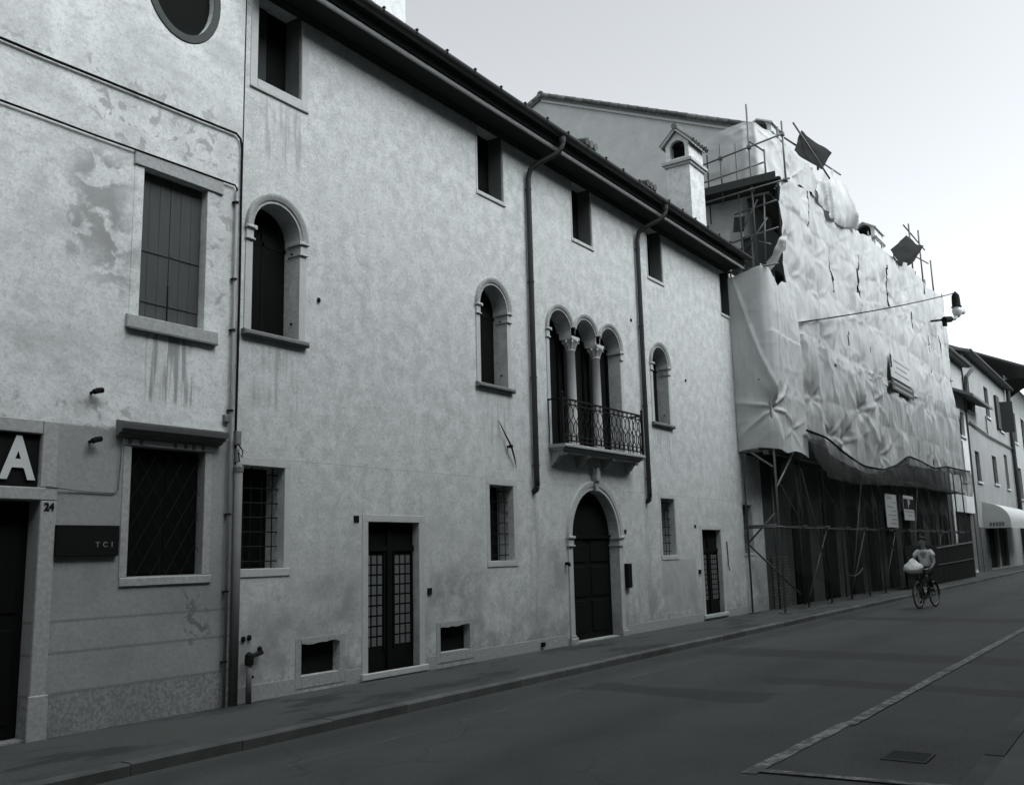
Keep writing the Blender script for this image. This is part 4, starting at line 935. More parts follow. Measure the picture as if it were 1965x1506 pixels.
flat_sheet('upper_white_sheet', 26.45, 52.6, pw([26.4, 33, 45, 53.3], [7.6, 7.5, 8.0, 8.2]), pw([26.4, 27.3, 30, 32, 35, 37.5, 39.7, 44.4, 48.3, 52.6], [12.3, 12.7, 13.0, 12.95, 13.2, 13.55, 13.6, 14.05, 14.05, 14.25]), -.80, 8.1, 'tall upper white sheet on the scaffold front with long vertical folds', ties=ties2, group=GRP, lift=1.85, z0=8.0, amp=.95, bay=1.55, strip=3.1, crease=.6, crk=.14, seam=11.7, slits=((34.9, 10.2, 13.0), (36.0, 8.6, 10.6), (31.6, 10.0, 11.6), (29.0, 11.6, 12.8), (39.8, 11.2, 13.0), (44.2, 10.8, 12.2), (33.2, 7.9, 9.0), (47.6, 9.6, 11.4), (50.3, 10.4, 11.9), (42.2, 12.1, 13.4)))
# loose pale flap bulging over the top edge
nx, nz = 70, 40
u, v = np.meshgrid(np.linspace(0, 1, nx), np.linspace(0, 1, nz))
Zt = np.interp(u, [0, .2, .45, .7, .88, 1], [13.2, 14.1, 14.6, 14.55, 14.0, 13.5]); Zb = np.interp(u, [0, .3, .55, .8, 1], [12.9, 12.7, 12.75, 12.9, 13.05])
S = 30.2+4.5*u; Z = Zb+(Zt-Zb)*v; bul = .10+.24*np.sin(np.pi*np.clip(v, 0, 1))**.8*np.interp(u, [0, .5, .85, 1], [.2, .5, 1, .6])
P = np.stack([S, -.88-bul-.16*(1-np.abs(vn(S*1.3+Z*.7, Z*.3, 4.)))**2.5-.04*vn(S*4, Z*3, 5.), Z+.03*vn(S*2, Z, 6.)], -1)
tag(link('loose_white_sheet', grid_mesh(P, 'flap'), M['tarp']), 'loose white sheet flap bulging over the scaffold top', 'sheet', GRP)
# sheet turned round the lower left end of the scaffold
path = [(24.38, -.02), (24.38, -.93), (24.47, -1.03), (27.02, -.94)]
pl = np.cumsum([0]+[math.hypot(path[i+1][0]-path[i][0], path[i+1][1]-path[i][1]) for i in range(3)])
nx, nz = 90, 130
s_ = np.linspace(0, pl[-1], nx); zz = np.linspace(0, 1, nz); S, V = np.meshgrid(s_, zz)
top = np.interp(s_, [0, .5, .9, 1.2, 1.9, 2.4, pl[-1]], [9.0, 9.12, 9.22, 9.15, 8.85, 9.1, 9.25]); bot = 4.22+.06*np.sin(s_*3)
Z = bot[None, :]+(top-bot)[None, :]*V
bx_ = np.interp(S, pl, [q[0] for q in path]); by_ = np.interp(S, pl, [q[1] for q in path])
nxv = np.interp(S, [0, .8, 1.15, 3.2], [-1, -1, 0, 0]); nyv = np.interp(S, [0, .8, 1.15, 3.2], [0, 0, -1, -1])
d = folds(S, Z, 21., 3.2, -.6, 5.0, 4.0, .42, [(1.05, 5.35, 2.6), (2.5, 4.9, .8)], 0., .5)
d += .035*np.exp(-((S-1.55)/.05)**2)+.03*np.exp(-((S-2.1-.05*np.sin(Z*2))/.04)**2) + .025*(Z < 7.45)*(S > 1.0)
cr = (Z-9.0)+(S-.12)*3.4; d += .07*np.exp(-(cr/.16)**2)*(Z > 5.4); cr = (Z-7.9)+(S-.45)*3.4; d += .04*np.exp(-(cr/.13)**2)*(Z > 5.4)*(Z < 7.6)       # long slanting crease on the end panel
P = np.stack([bx_+nxv*d*.75, by_+nyv*d, Z], -1)
tag(link('end_white_sheet', grid_mesh(P, 'end_sheet'), M['tarp']), 'white sheet tied round the lower left end of the scaffold', 'sheet', GRP)
# sheet hung at roof level round the gable corner
path = [(25.75, 1.25), (25.70, -.75), (26.2, -1.0), (31.2, -1.0)]
pl = np.cumsum([0]+[math.hypot(path[i+1][0]-path[i][0], path[i+1][1]-path[i][1]) for i in range(3)])
nx, nz = 130, 44; s_ = np.linspace(0, pl[-1], nx); S, V = np.meshgrid(s_, np.linspace(0, 1, nz))
top = np.interp(s_, [0, .3, 1.0, 1.75, 2.1, 2.6, 4.5, 6.2, pl[-1]], [13.55, 13.75, 13.95, 14.05, 13.95, 13.75, 13.75, 13.9, 13.6]); bot = np.interp(s_, [0, 2.0, 2.6, 5, pl[-1]], [11.9, 11.95, 12.3, 12.9, 13.0])
Z = bot[None, :]+(top-bot)[None, :]*V
bx_ = np.interp(S, pl, [q[0] for q in path]); by_ = np.interp(S, pl, [q[1] for q in path])
nxv = np.interp(S, [0, 1.8, 2.6, 9], [-1, -1, 0, 0]); nyv = np.interp(S, [0, 1.8, 2.6, 9], [0, 0, -1, -1])
d = folds(S, Z, 33., 2.4, 0, 2.4, 11.8, .7, [(2.0, 13.9, .8), (4.2, 12.9, .8)]); P = np.stack([bx_+nxv*d*.8, by_+nyv*d*.8+.12, Z], -1)
tag(link('roof_white_sheet', grid_mesh(P, 'roof_sheet'), M['tarp']), 'white sheet hung at roof level round the gable corner', 'sheet', GRP)
# crumpled scrap inside the open corner
nx, nz = 40, 24; u, v = np.meshgrid(np.linspace(0, 1, nx), np.linspace(0, 1, nz))
S = -.15-1.15*u; Z = 9.45+.5*u**2+ (.22+.45*u**3)*v - .18*np.sin(np.pi*u); P = np.stack([25.6+.10*vn(S*5, Z*5, 2.)+.12*np.sin(np.pi*v), S, Z+.05*vn(S*6, Z*3, 3.)], -1)
tag(link('scrap_of_sheet', grid_mesh(P, 'scrap'), M['tarp']), 'crumpled scrap of white sheet in the open scaffold corner', 'sheet', GRP)
# dark flapping tarps above the top edge
def dark_tarp(pts, seed, label, sagk=.05):
    a, b, c, d_ = [np.array(p_) for p_ in pts]; nx, nz = 40, 30; u, v = np.meshgrid(np.linspace(0, 1, nx), np.linspace(0, 1, nz))
    u_, v_ = u[..., None], v[..., None]; P = (a*(1-u_)+b*u_)*(1-v_)+(d_*(1-u_)+c*u_)*v_
    P[..., 1] -= .06*np.sin(np.pi*u)*np.sin(np.pi*v)+.05*vn(u*4, v*3, seed); P[..., 2] -= sagk*np.sin(np.pi*u)*(1-.6*v)
    return tag(link('dark_tarp', grid_mesh(P, 'dark_tarp'), M['dtarp']), label, 'tarp', 'dark tarps on the scaffold top')
dark_tarp([(28.0, -1.0, 13.8), (31.3, -1.0, 14.3), (32.7, -1.0, 15.4), (29.0, -1.0, 14.85)], 1.5, 'dark square tarp on poles above the left end of the scaffold top')
dark_tarp([(40.4, -1.0, 13.8), (45.6, -1.0, 14.6), (48.4, -1.0, 16.1), (44.6, -1.0, 15.6)], 2.5, 'dark flapping tarp on poles above the right part of the scaffold top', .45)
# dark net: scalloped valance on a rope, then debris net down to the pavement
RX = [26.6, 28.55, 30.31, 32.47, 35.24, 37.45, 39.43, 41.66, 44.39, 47.18, 52.32, 53.6]; RZ = [4.9, 4.85, 4.52, 4.25, 4.29, 4.61, 5.09, 5.02, 4.89, 5.15, 5.25, 5.3]
rope = pw(RX, RZ)
nt_ = thing('scaffold_net', 'dark debris net slung on a rope under the white sheets', 'net', (40, -1.1, 3.6))
nx, nz = 220, 16; X = np.linspace(26.6, 53.6, nx); zt = np.array([rope(a) for a in X]); zt = np.convolve(np.pad(zt, 4, 'edge'), np.ones(9)/9, 'valid')
bot = np.interp(X, [26.6, 28, 31, 35, 40, 53.6], [4.45, 3.65, 3.6, 3.75, 3.9, 4.0])
S, V = np.meshgrid(X, np.linspace(0, 1, nz)); Z = zt[None, :]+(np.minimum(bot, zt-.3)-zt)[None, :]*V
P = np.stack([S, -1.16-.10*np.sin(V*2.2)-.07*vn(S*1.4, Z*1.2, 3.)-.03*vn(S*5, Z*3, 5.), Z], -1); link('valance', grid_mesh(P, 'valance'), M['net'], nt_)
part('rope', MB().tube([(a, -1.19, b+.01) for a, b in zip(X[::3], zt[::3])], .035, 6), M['black'], nt_)
nx, nz = 160, 40; X = np.linspace(25.1, 53.5, nx); S, V = np.meshgrid(X, np.linspace(0, 1, nz)); Z = .12+4.1*V + np.interp(S, [25.1, 28.6, 31], [1.0, .5, 0])*(1-V)
P = np.stack([S, -.88-.05*vn(S*1.2, Z*.5, 9.)-.03*vn(S*4, Z*.7, 7.), Z], -1); link('curtain', grid_mesh(P, 'net_curtain'), M['net2'], nt_)
# solid dark hoarding at the right end, with a pale top rail
hd = thing('hoarding', 'low dark hoarding with pale rail at the right end of the scaffold', 'hoarding', (49, -.95, 0))
for k in range(13): part('panel', MB().bevbox(38.35+k*1.17, 38.35+(k+1)*1.17-.02, -.98, -.955, .02, 1.62, .006), M['hoard'], hd)
part('rail', MB().obox((48.9, -1.0, 1.62), (4.75, 0, .12), (0, .02, 0), (0, 0, .03)), M['lead'], hd); part('rail', MB().obox((48.9, -1.0, .85), (4.75, 0, .06), (0, .015, 0), (0, 0, .02)), M['steel'], hd)

tag(part('hanging_chain', MB().tube([(30.2+1.9*i/12, -.98, .86+.10*(i/12)-.16*4*(i/12)*(1-i/12)) for i in range(13)], .010, 6), M['lead']), 'pale chain slung between the scaffold poles near the ground', 'chain')
# ------------------------------------------------------------------ notices and banner
def notice(x0, x1, z0, z1, y, label, name='notice_board'):
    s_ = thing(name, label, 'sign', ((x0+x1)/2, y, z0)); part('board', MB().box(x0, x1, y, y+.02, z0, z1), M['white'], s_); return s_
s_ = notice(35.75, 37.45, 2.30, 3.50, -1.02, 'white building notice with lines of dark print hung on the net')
for k, (a, b) in enumerate(((36.0, 36.7), (36.9, 37.3), (35.95, 36.9), (36.6, 37.25), (36.1, 37.3), (36.5, 37.3), (36.4, 37.2))):
    z = 3.36-.15*k-(0 if k < 2 else .02); part('print_line', MB().box(a, b, -1.026, -1.021, z-.02, z+.02), M['lead'], s_)
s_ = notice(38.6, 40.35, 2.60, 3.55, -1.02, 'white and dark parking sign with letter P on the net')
part('dark_panel', MB().box(38.62, 40.33, -1.028, -1.021, 3.03, 3.42), M['black'], s_)
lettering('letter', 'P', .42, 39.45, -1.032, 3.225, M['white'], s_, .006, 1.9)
for a, b, z in ((38.9, 40.1, 2.93), (39.2, 39.9, 2.78)): part('print_line', MB().box(a, b, -1.026, -1.021, z-.02, z+.02), M['lead'], s_)
s_ = thing('site_banner', 'pale building-site banner with dark lettered strip on the sheets', 'banner', (40, -1.1, 7.75))
part('board', MB().box(38.2, 42.0, -1.10, -1.08, 8.12, 9.05), M['tarp'], s_)
part('dark_strip', MB().box(38.2, 42.0, -1.11, -1.08, 7.62, 8.05), M['grate'], s_)
part('emblem', MB().box(38.22, 38.45, -1.107, -1.101, 8.5, 9.0), M['black'], s_)
for a, b, z in ((38.8, 41.6, 8.85), (39.2, 41.0, 8.62), (38.8, 41.4, 8.38)): part('print_line', MB().box(a, b, -1.107, -1.101, z-.03, z+.03), M['zinc'], s_)
for z in (7.95, 7.74): part('print_line', MB().box(38.5, 41.7, -1.117, -1.111, z-.03, z+.03), M['zinc'], s_)

# ------------------------------------------------------------------ street lamp on the wire
w0, w1 = Vector((26.4, -1.0, 7.98)), Vector((49.3, -1.95, 13.70))
tag(part('lamp_cable', MB().tube([tuple(w0.lerp(w1, i/24)+Vector((0, 0, -.10*4*(i/24)*(1-i/24)))) for i in range(25)], .024, 6), M['black']), 'thin dark cable stretched across the white sheets to the street lamp', 'cable')
lp = thing('street_lamp', 'street lamp with dark cap and glass bowl beside the wrapped scaffold', 'street lamp', (49.4, -2.0, 12.4))
part('housing', MB().lathe((49.4, -2.0, 13.02), [(.26, 0), (.20, .06), (.19, .42), (.17, .60), (.09, .70), (.03, .78)], 14), M['black'], lp, smooth=True)
part('bowl', MB().lathe((49.4, -2.0, 12.5), [(.08, 0), (.17, .10), (.23, .3), (.20, .52)], 14), M['lampglass'], lp, smooth=True)
part('reflector', MB().tube([(49.5, -2.05, 12.80), (49.85, -2.2, 12.84)], [.10, .14], 12), M['lampglass'], lp, smooth=True)
part('arm', MB().tube([(49.4, -2.0, 12.62), (49.2, -1.9, 12.42), (48.6, -1.72, 12.30)], .09, 10), M['zinc'], lp, smooth=True)
part('bracket', MB().tube([(48.8, -1.76, 12.33), (48.2, -1.58, 12.22)], .15, 10).tube([(48.2, -1.58, 12.22), (48.0, -1.0, 12.2)], .05, 6).box(48.05, 48.35, -1.68, -1.50, 11.92, 12.1), M['black'], lp)

# ------------------------------------------------------------------ far houses
def far_house(name, label, x0, x1, y, zt, mat, wins, ridge=2.2, over=.5, slab='tile'):
    h = thing(name, label, 'house', ((x0+x1)/2, y, 0))
    part('wall', holed_wall(rect(x0, x1, -.2, zt), [(rect(*w_[:4]), .2) for w_ in wins], y), mat, h)
    part('wall', MB().box(x0, x0+.05, y+.3, y+9, -.2, zt).box(x1-.05, x1, y+.3, y+9, -.2, zt), mat, h)
    for w_ in wins:
        a, b, c, d_ = w_[:4]; kind = w_[4]
        win = part('window', MB().box(a-.02, b+.02, y+.17, y+.2, c-.02, d_+.02), M['void'] if kind != 's' else M['shutter2'], h)
        if kind != 'd':
            part('frame', MB().box((a+b)/2-.03, (a+b)/2+.03, y+.14, y+.17, c, d_), M['wood'], win)
            part('sill', MB().box(a-.12, b+.12, y-.1, y, c-.12, c), M['stone'], win)
        if kind == 'o':
            part('shutter', MB().obox((b+.05, y-.35, (c+d_)/2), (.03, 0, 0), (-.10, .42, 0), (0, 0, (d_-c)/2)), M['shutter2'], win)
    part('roof', MB().prismx([(y-over, zt-.12), (y+4.5, zt+ridge), (y+9.5, zt), (y+9.5, zt+.15), (y+4.5, zt+ridge+.15), (y-over, zt+.06)], x0-.1, x1+.1), M[slab], h)
    part('gutter', MB().tube([(x0, y-over-.05, zt), (x1, y-over-.05, zt)], .09, 7), M['copper'], h)
    return h
hA = far_house('narrow_house', 'narrow pale house with a small lean-to roof beyond the scaffold', 55.5, 62.6, .1, 12.3, M['house2'],
    [(60.2, 61.9, 7.9, 9.4, 'w'), (59.4, 60.7, 5.2, 7.6, 'w'), (56.0, 61.6, .1, 3.4, 'd')], 1.2)
part('lean_to_roof', MB().prismx([(-1.0, 9.9), (.1, 10.4), (.1, 10.55), (-1.0, 10.05)], 58.6, 66.2), M['tile'], hA)
part('upper_wall', MB().box(57.5, 62.55, .06, .099, 10.4, 12.28), M['house3'], hA)
part('chimney', MB().box(66.5, 67.6, 2.0, 3.0, 12.6, 14.9), M['house2'], hA); part('chimney_cap', MB().box(66.3, 67.8, 1.8, 3.2, 14.9, 15.15).box(66.6, 67.5, 2.1, 2.9, 15.15, 15.4).box(66.3, 67.8, 1.8, 3.2, 15.4, 15.6), M['tile'], hA)
part('pier', MB().box(61.62, 62.58, .04, .098, 0, 3.4), M['brick'], hA)
part('downpipe', MB().tube([(63.2, -.5, 12.2), (62.4, -.2, 11.6), (62.3, -.1, 10.6)], .12, 7), M['copper'], hA)
hB = far_house('shop_house', 'grey three-storey house with shop awning at the end of the street', 62.7, 82.0, 0, 13.3, M['house1'],
    [(63.2, 64.6, 9.7, 11.9, 'w'), (70.6, 72.4, 10.1, 12.2, 'w'), (76.6, 78.4, 9.7, 12.0, 'o'), (64.0, 65.7, 5.4, 7.3, 'w'), (71.0, 73.0, 5.6, 7.5, 'w'), (77.0, 78.6, 5.5, 8.0, 's'), (66.0, 69.6, .1, 2.7, 'd'), (70.4, 74.2, .1, 2.7, 'd')], 1.5)
part('shutter', MB().box(75.0, 76.5, -.16, -.02, 9.7, 12.1), M['shutter2'], hB)
part('awning_post', MB().box(62.8, 65.6, -.05, -.001, 0, 2.6), M['brick'], hB)
part('cable_run', MB().tube([(62.7, -.1, 8.9), (70, -.1, 8.7), (81.9, -.1, 8.75)], .06, 6).tube([(69.5, -.1, 10), (69.6, -.1, 8.7)], .05, 6), M['lead'], hB)
part('downpipe', MB().tube([(81.0, -.3, 13.2), (81.3, -.2, 11), (81.6, -.2, 0)], .16, 8), M['copper'], hB)
aw = thing('shop_awning', 'pale rounded shop awning over the doorway of the grey house', 'awning', (70, -.6, 2.6))
prof = [(0, 4.15)] + [(-1.5*math.sin(a), 2.95+1.15*math.cos(a)) for a in [math.pi/2*i/10 for i in range(11)]] + [(-1.5, 2.55), (-1.46, 2.55), (-1.46, 2.95)] + [(-1.46*math.sin(a), 2.95+1.11*math.cos(a)) for a in [math.pi/2*(10-i)/10 for i in range(11)]]
nA = len(prof); part('canopy', MB().prismx(prof, 64.6, 77.5), M['awning'], aw)
part('side', MB().prismx([(0, 4.1)] + [(-1.48*math.sin(a), 2.95+1.13*math.cos(a)) for a in [math.pi/2*i/10 for i in range(11)]] + [(-1.48, 2.55), (0, 2.55)], 64.55, 64.6), M['awning'], aw)
for k in range(5): part('print_mark', MB().box(64.52, 64.545, -.45-.17*k, -.33-.17*k, 2.68, 2.90), M['lead'], aw)
hC = far_house('gabled_house', 'house with a deep dark overhanging roof at the street end', 82.1, 100, .0, 14.6, M['house3'],
    [(84, 86.5, 9.5, 12, 'w'), (90, 92.5, 9.5, 12, 'w'), (84, 86.5, 5, 7.5, 'w'), (90, 92.5, 5, 7.5, 'w'), (85, 88, .1, 2.8, 'd')], 3.2, 2.6)
part('bracket', MB().prismx([(-2.4, 14.2), (0, 14.2), (0, 12.6)], 82.2, 82.5), M['wood'], hC)
hD = far_house('end_house', 'pale house at the far end of the street', 100.1, 130, .0, 11.0, M['house2'],
    [(103, 106, 6, 9, 'w'), (112, 115, 6, 9, 'w')], 2.5, .8)

# unseen houses added to cut the light from the street's open left end
for k, (x0, x1, zt) in enumerate(((-18, .98, 10.0), (-40, -18.02, 11.2))):
    h = thing('unseen_row_house', 'unseen plain row house added left of the old house, ' + ('next door', 'second door along')[k], 'house', ((x0+x1)/2, 0, 0))
    part('front', MB().box(x0, x1, .0, 9.0, -.2, zt), M['house1'], h); part('roof', MB().prismx([(-.6, zt+.01), (4.5, zt+2.2), (9.6, zt+.01)], x0, x1), M['tile'], h)
h = thing('unseen_end_house', 'unseen house added to close the left end of the street', 'house', (-45, -5, 0)); part('front', MB().box(-52, -44, -14, 6, -.2, 12), M['house1'], h); part('roof', MB().prismx([(-14.5, 12.01), (-4, 15), (6.5, 12.01)], -52, -44), M['tile'], h)
# unseen houses behind the camera, made tall and dark to shade the street
for k, (x0, x1, zt, y) in enumerate(((-32, -14, 13.0, -10.75), (-14, 3.5, 13.4, -10.4), (3.5, 20, 14.0, -10.4), (20, 38, 13.2, -10.4), (38, 60, 12.8, -10.8), (60, 95, 11.5, -10.7))):
    h = thing('unseen_opposite_house', ('unseen row house across the street from the ' + ('far left corner', 'old house', 'plastered house', 'portal and narrow door', 'wrapped scaffold', 'shop awning')[k]), 'house', ((x0+x1)/2, y, 0), 'unseen houses across the street')
    part('wall', MB().box(x0, x1-.01, y-8, y, -.2, zt), M['opp'], h)
    part('roof', MB().prismx([(y+.6, zt+.02), (y-4, zt+2.0), (y-8.6, zt+.02)], x0, x1-.01), M['tile'], h)
    nw = int((x1-x0)/3)
    for i in range(nw):
        for z in (1.0, 4.4, 7.6, 10.2):
            xx = x0+.9+i*(x1-x0-.6)/nw
            if z+1.6 < zt: part('window', MB().box(xx, xx+1.0, y+.001, y+.03, z, z+1.6), M['shutter2'], h)

# ------------------------------------------------------------------ bicycle, rider and bag
front, rear = Vector((28.62, -3.33, -.1)), Vector((29.68, -3.52, -.1))
mid = (front+rear)/2; hd_ = (front-rear); ang = math.atan2(hd_.y, hd_.x)
BASE = Matrix.Translation(mid) @ Matrix.Rotation(ang, 4, 'Z') @ Matrix.Scale(1.04, 4)
def bthing(name, label, cat):
    o = bpy.data.objects.new(name, None); COL.objects.link(o); o.matrix_world = BASE; tag(o, label, cat); INV[o.name] = Matrix(); return o
bk = bthing('bicycle', 'dark city bicycle ridden along the street toward the viewer', 'bicycle')
wr = .335
tor = MB(); 
def ring(mb, cx, cz, R0, r0, n=36, mm=6):
    o = len(mb.v)
    for i in range(n):
        a = 2*math.pi*i/n
        for k in range(mm):
            b = 2*math.pi*k/mm; q = R0+r0*math.cos(b); mb.v.append((cx+q*math.cos(a), r0*math.sin(b), cz+q*math.sin(a)))
    for i in range(n):
        for k in range(mm): mb.f.append((o+i*mm+k, o+((i+1) % n)*mm+k, o+((i+1) % n)*mm+(k+1) % mm, o+i*mm+(k+1) % mm))
    return mb
for cx in (.54, -.54):
    w_ = part('wheel', MB().tube([(cx, -.05, wr), (cx, .05, wr)], .025, 10), M['chrome'], bk)
    part('tyre', ring(MB(), cx, wr, wr-.02, .02), M['rubber'], w_, smooth=True); part('rim', ring(MB(), cx, wr, wr-.045, .012), M['chrome'], w_, smooth=True)
    spk = MB()
    for i in range(20): a = 2*math.pi*i/20; spk.tube([(cx, .02*(-1)**i, wr), (cx+(wr-.05)*math.cos(a), 0, wr+(wr-.05)*math.sin(a))], .0022, 4)
    part('spokes', spk, M['chrome'], w_)
    md = MB(); n = 14; vs = []
    for i in range(n):
        a = math.pi*(.02+1.0*i/(n-1)); 
        for y, rr_ in ((-.032, wr+.012), (0, wr+.026), (.032, wr+.012)): vs.append((cx+rr_*math.cos(a), y, wr+rr_*math.sin(a)))
    md.add(vs, [(i*3+k, i*3+k+1, i*3+k+4, i*3+k+3) for i in range(n-1) for k in range(2)]); part('mudguard', md, M['bikepaint'], bk, smooth=True)
bb = (-.06, 0, .29)
part('frame', MB().tube([bb, (-.20, 0, .84)], .016).tube([bb, (.10, 0, .36), (.38, 0, .66)], .019).tube([(-.15, 0, .62), (.1, 0, .60), (.37, 0, .74)], .015)
     .tube([bb, (-.54, .05, wr)], .011).tube([bb, (-.54, -.05, wr)], .011).tube([(-.17, 0, .72), (-.54, .05, wr)], .009).tube([(-.17, 0, .72), (-.54, -.05, wr)], .009), M['bikepaint'], bk, smooth=True)
part('fork', MB().tube([(.36, 0, .84), (.41, 0, .66)], .018).tube([(.41, .045, .66), (.47, .05, .5), (.54, .05, wr)], .012).tube([(.41, -.045, .66), (.47, -.05, .5), (.54, -.05, wr)], .012), M['bikepaint'], bk, smooth=True)
hb = part('handlebar', MB().tube([(.36, 0, .84), (.34, 0, 1.02)], .013).tube([(.12, .29, 1.05), (.22, .27, 1.05), (.33, .14, 1.03), (.35, 0, 1.02), (.33, -.14, 1.03), (.22, -.27, 1.05), (.12, -.29, 1.05)], .012), M['chrome'], bk, smooth=True)
for s in (-1, 1): part('grip', MB().tube([(.12, s*.29, 1.05), (.23, s*.268, 1.05)], .018), M['rubber'], hb)
part('saddle', MB().add([(-.34,-.11,.93),(-.34,.11,.93),(-.22,.10,.945),(-.22,-.10,.945),(-.08,.03,.93),(-.08,-.03,.93),(-.34,-.1,.87),(-.34,.1,.87),(-.08,.025,.89),(-.08,-.025,.89)],
     [(0,3,2,1),(3,5,4,2),(0,1,7,6),(6,7,8,9),(0,6,9,5,3),(1,2,4,8,7),(4,5,9,8)]), M['shoe'], bk)
part('seat_post', MB().tube([(-.20, 0, .82), (-.22, 0, .90)], .013), M['chrome'], bk)
ck = part('crank', MB().tube([(-.06, -.09, .29), (-.06, .09, .29)], .02).tube([(-.06, -.09, .29), (-.02, -.09, .13)], .012).tube([(-.06, .09, .29), (-.10, .09, .45)], .012).tube([(-.06, -.06, .29), (-.06, -.055, .29)], .09, 16), M['chrome'], bk)
part('pedal', MB().box(-.07, .03, -.18, -.09, .115, .14), M['rubber'], ck); part('pedal', MB().box(-.15, -.05, .09, .18, .44, .465), M['rubber'], ck)
part('chain_guard', MB().box(-.50, .04, -.075, -.06, .25, .36), M['bikepaint'], bk)
bs = MB()
for z in (.80, .87, .94, 1.01):
    e = .03*(z-.80)/.21; bs.tube([(.42, -.17-e, z), (.70+e, -.17-e, z), (.70+e, .17+e, z), (.42, .17+e, z), (.42, -.17-e, z)], .006, 5)
for y in np.linspace(-.17, .17, 7): bs.tube([(.42, y, .80), (.70, y, .80), (.73, y*1.15, 1.01)], .004, 4)
for x in np.linspace(.42, .70, 5):
    for s in (-1, 1): bs.tube([(x, s*.17, .80), (x, s*.2, 1.01)], .004, 4)
part('basket', bs, M['iron'], bk)
part('headlamp', MB().tube([(.44, 0, .70), (.50, 0, .70)], [.025, .04], 10), M['chrome'], bk)

def skin_obj(name, verts, edges, root, mat, parent, sub=2):
    me = bpy.data.meshes.new(name); me.from_pydata([v_[:3] for v_ in verts], edges, [])
    o = link(name, me, mat, parent)
    md = o.modifiers.new('skin', 'SKIN'); md.use_smooth_shade = True
    for i, v_ in enumerate(verts):
        sv = me.skin_vertices[0].data[i]; r_ = v_[3]; sv.radius = r_ if isinstance(r_, tuple) else (r_, r_); sv.use_root = (i == root)
    sb = o.modifiers.new('subdivision', 'SUBSURF'); sb.levels = sub; sb.render_levels = sub
    return o
pr = bthing('person', 'cyclist in light short-sleeved top and dark trousers riding toward the viewer', 'person')
# one continuous body: pelvis, spine, head, arms with hands, legs with feet
V = [(-.20, 0, 1.02, (.15, .13)), (-.16, 0, 1.20, (.125, .10)), (-.11, 0, 1.40, (.15, .10)), (-.09, 0, 1.54, (.07, .06)), (-.07, 0, 1.62, .052), (-.05, 0, 1.70, (.075, .085)), (-.04, 0, 1.80, (.08, .092)), (-.05, 0, 1.87, (.05, .06))]
Ed = [(i, i+1) for i in range(7)]
def addv(v_, frm): V.append(v_); Ed.append((frm, len(V)-1)); return len(V)-1
for s in (-1, 1):
    a = addv((-.10, s*.17, 1.49, .062), 2); a = addv((-.08, s*.22, 1.44, .052), a); a = addv((.0, s*.29, 1.22, .042), a); a = addv((.10, s*.285, 1.13, .034), a)
    a = addv((.17, s*.28, 1.085, .026), a); pm = addv((.215, s*.277, 1.075, .028), a)
    for k, ln in enumerate((.055, .06, .056, .045)):
        oy = (k-1.5)*.018; f1 = addv((.215+.03, s*.277+oy*.4, 1.078+oy*.2, .009), pm); f2 = addv((.25, s*.277+oy, 1.05, .008), f1); addv((.235, s*.277+oy, 1.05-ln*.5, .007), f2)
    th = addv((.20, s*.25, 1.06, .010), a); addv((.215, s*.245, 1.035, .008), th)
for s, ank in ((-1, (-.06, .17)), (1, (-.16, .50))):
    h_ = addv((-.18, s*.10, .98, .095), 0); kx, kz = (.16, .66) if s < 0 else (.22, .86)
    kk = addv((kx, s*.125, kz, .062), h_); cc = addv(((kx*.45+ank[0]*.55), s*.13, (kz*.5+ank[1]*.5), .052), kk); an = addv((ank[0], s*.135, ank[1]+.02, .034), cc); addv((ank[0]+.10, s*.14, ank[1]-.02, .03), an)
skin_obj('body', V, Ed, 0, M['skin'], pr)
# head details
part('nose', MB().add([(.045,-.014,1.735),(.045,.014,1.735),(.072,0,1.738),(.04,0,1.79)], [(0,1,2),(0,2,3),(1,3,2),(0,3,1)]), M['skin'], pr)
for s in (-1, 1):
    part('eye', MB().lathe((.042, s*.032, 1.775), [(.004, 0), (.012, .006), (.004, .012)], 8), M['black'], pr)
    part('ear', MB().lathe((-.04, s*.088, 1.735), [(.01, 0), (.018, .025), (.01, .05)], 8), M['skin'], pr)
part('mouth', MB().box(.040, .047, -.022, .022, 1.700, 1.708), M['hair'], pr)
hm = MB(); n, m_ = 18, 9
for j in range(m_+1):
    el = math.pi*.5*(1-j/m_*1.25)
    for i in range(n):
        a = 2*math.pi*i/n; f_ = .86 if (math.cos(a) > .35 and el < .45) else 1.0; rz = .125
        hm.v.append((-.058+.112*f_*math.cos(el)*math.cos(a)*(1 if math.cos(a) < 0 else .92), .104*f_*math.cos(el)*math.sin(a), 1.795+rz*math.sin(el)+(.05 if math.cos(a) > .35 and el < .3 else 0)))
for j in range(m_):
    for i in range(n): hm.f.append((j*n+i, j*n+(i+1) % n, (j+1)*n+(i+1) % n, (j+1)*n+i))
part('hair', hm, M['hair'], pr, smooth=True)
Vb = [(-.195, 0, 1.06, (.17, .15)), (-.16, 0, 1.22, (.145, .12)), (-.11, 0, 1.40, (.168, .118)), (-.095, 0, 1.52, (.10, .08))]; Eb = [(0, 1), (1, 2), (2, 3)]
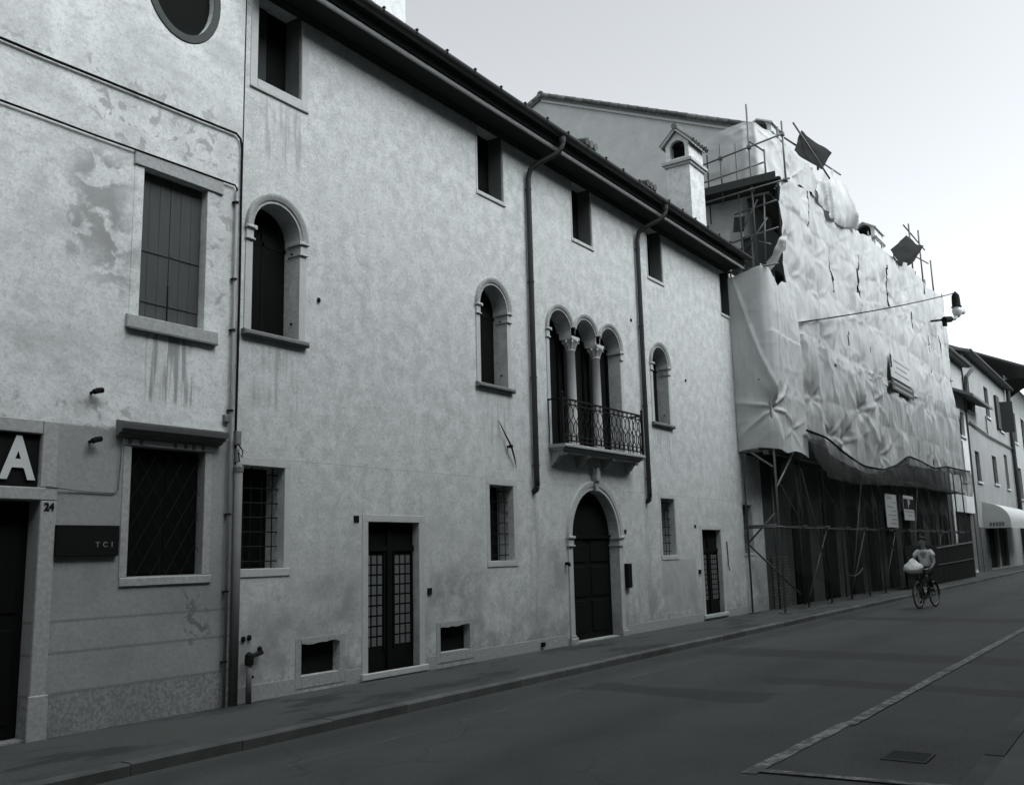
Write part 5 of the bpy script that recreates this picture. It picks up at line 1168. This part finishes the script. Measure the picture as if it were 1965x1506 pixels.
for s in (-1, 1):
    Vb += [(-.10, s*.175, 1.495, .078), (-.075, s*.235, 1.43, .070), (-.05, s*.262, 1.36, .068)]; b0 = len(Vb)-3; Eb += [(2, b0), (b0, b0+1), (b0+1, b0+2)]
skin_obj('blouse', Vb, Eb, 0, M['blouse'], pr)
Vs = [(-.20, 0, 1.04, (.175, .155)), (-.12, 0, .95, (.20, .16))]; Es = [(0, 1)]
for s in (-1, 1):
    kx, kz = (.14, .68) if s < 0 else (.2, .87)
    ax, az = (-.06, .17) if s < 0 else (-.16, .50)
    Vs += [(-.10, s*.10, .95, .115), (kx*.6, s*.12, (kz+.98)/2-.02, .10), (kx, s*.125, kz-.01, .078), (kx*.45+ax*.55, s*.13, kz*.5+az*.5, .066), (ax*.9+kx*.1, s*.135, az+.07, .055)]; b0 = len(Vs)-5; Es += [(1, b0), (b0, b0+1), (b0+1, b0+2), (b0+2, b0+3), (b0+3, b0+4)]
skin_obj('trousers', Vs, Es, 0, M['skirt'], pr)
for s, ank in ((-1, (-.06, .17)), (1, (-.16, .50))):
    part('shoe', MB().tube([(ank[0]-.05, s*.138, ank[1]-.01), (ank[0]+.04, s*.138, ank[1]-.015), (ank[0]+.13, s*.14, ank[1]-.025), (ank[0]+.165, s*.14, ank[1]-.03)], [.03, .042, .036, .018], 10), M['shoe'], pr, smooth=True)

# white plastic bag resting in the basket
th = np.linspace(0, 2*np.pi, 41)[:-1]; ph = np.linspace(0, np.pi, 22)
T, PH = np.meshgrid(th, ph)
rad = 1+.16*vn(T*1.9, PH*2.2, 3.)+.10*(1-np.abs(vn(T*3.5, PH*2, 6.)))**2
Xb = .56+.15*rad*np.sin(PH)*np.cos(T); Yb = -.07+.24*rad*np.sin(PH)*np.sin(T); Zb_ = 1.06+.15*rad*np.cos(PH)+.10*np.exp(-((PH)/.5)**2)
Zb_ = np.maximum(Zb_, .93+.02*vn(T*3, PH*3, 1.)); P = np.stack([Xb, Yb, Zb_], -1); P = np.concatenate([P, P[:, :1]], 1)
bgo = link('plastic_bag', grid_mesh(P, 'bag'), M['bag']); bgo.matrix_world = BASE; tag(bgo, 'bulging white plastic bag in the front basket of the bicycle', 'bag')
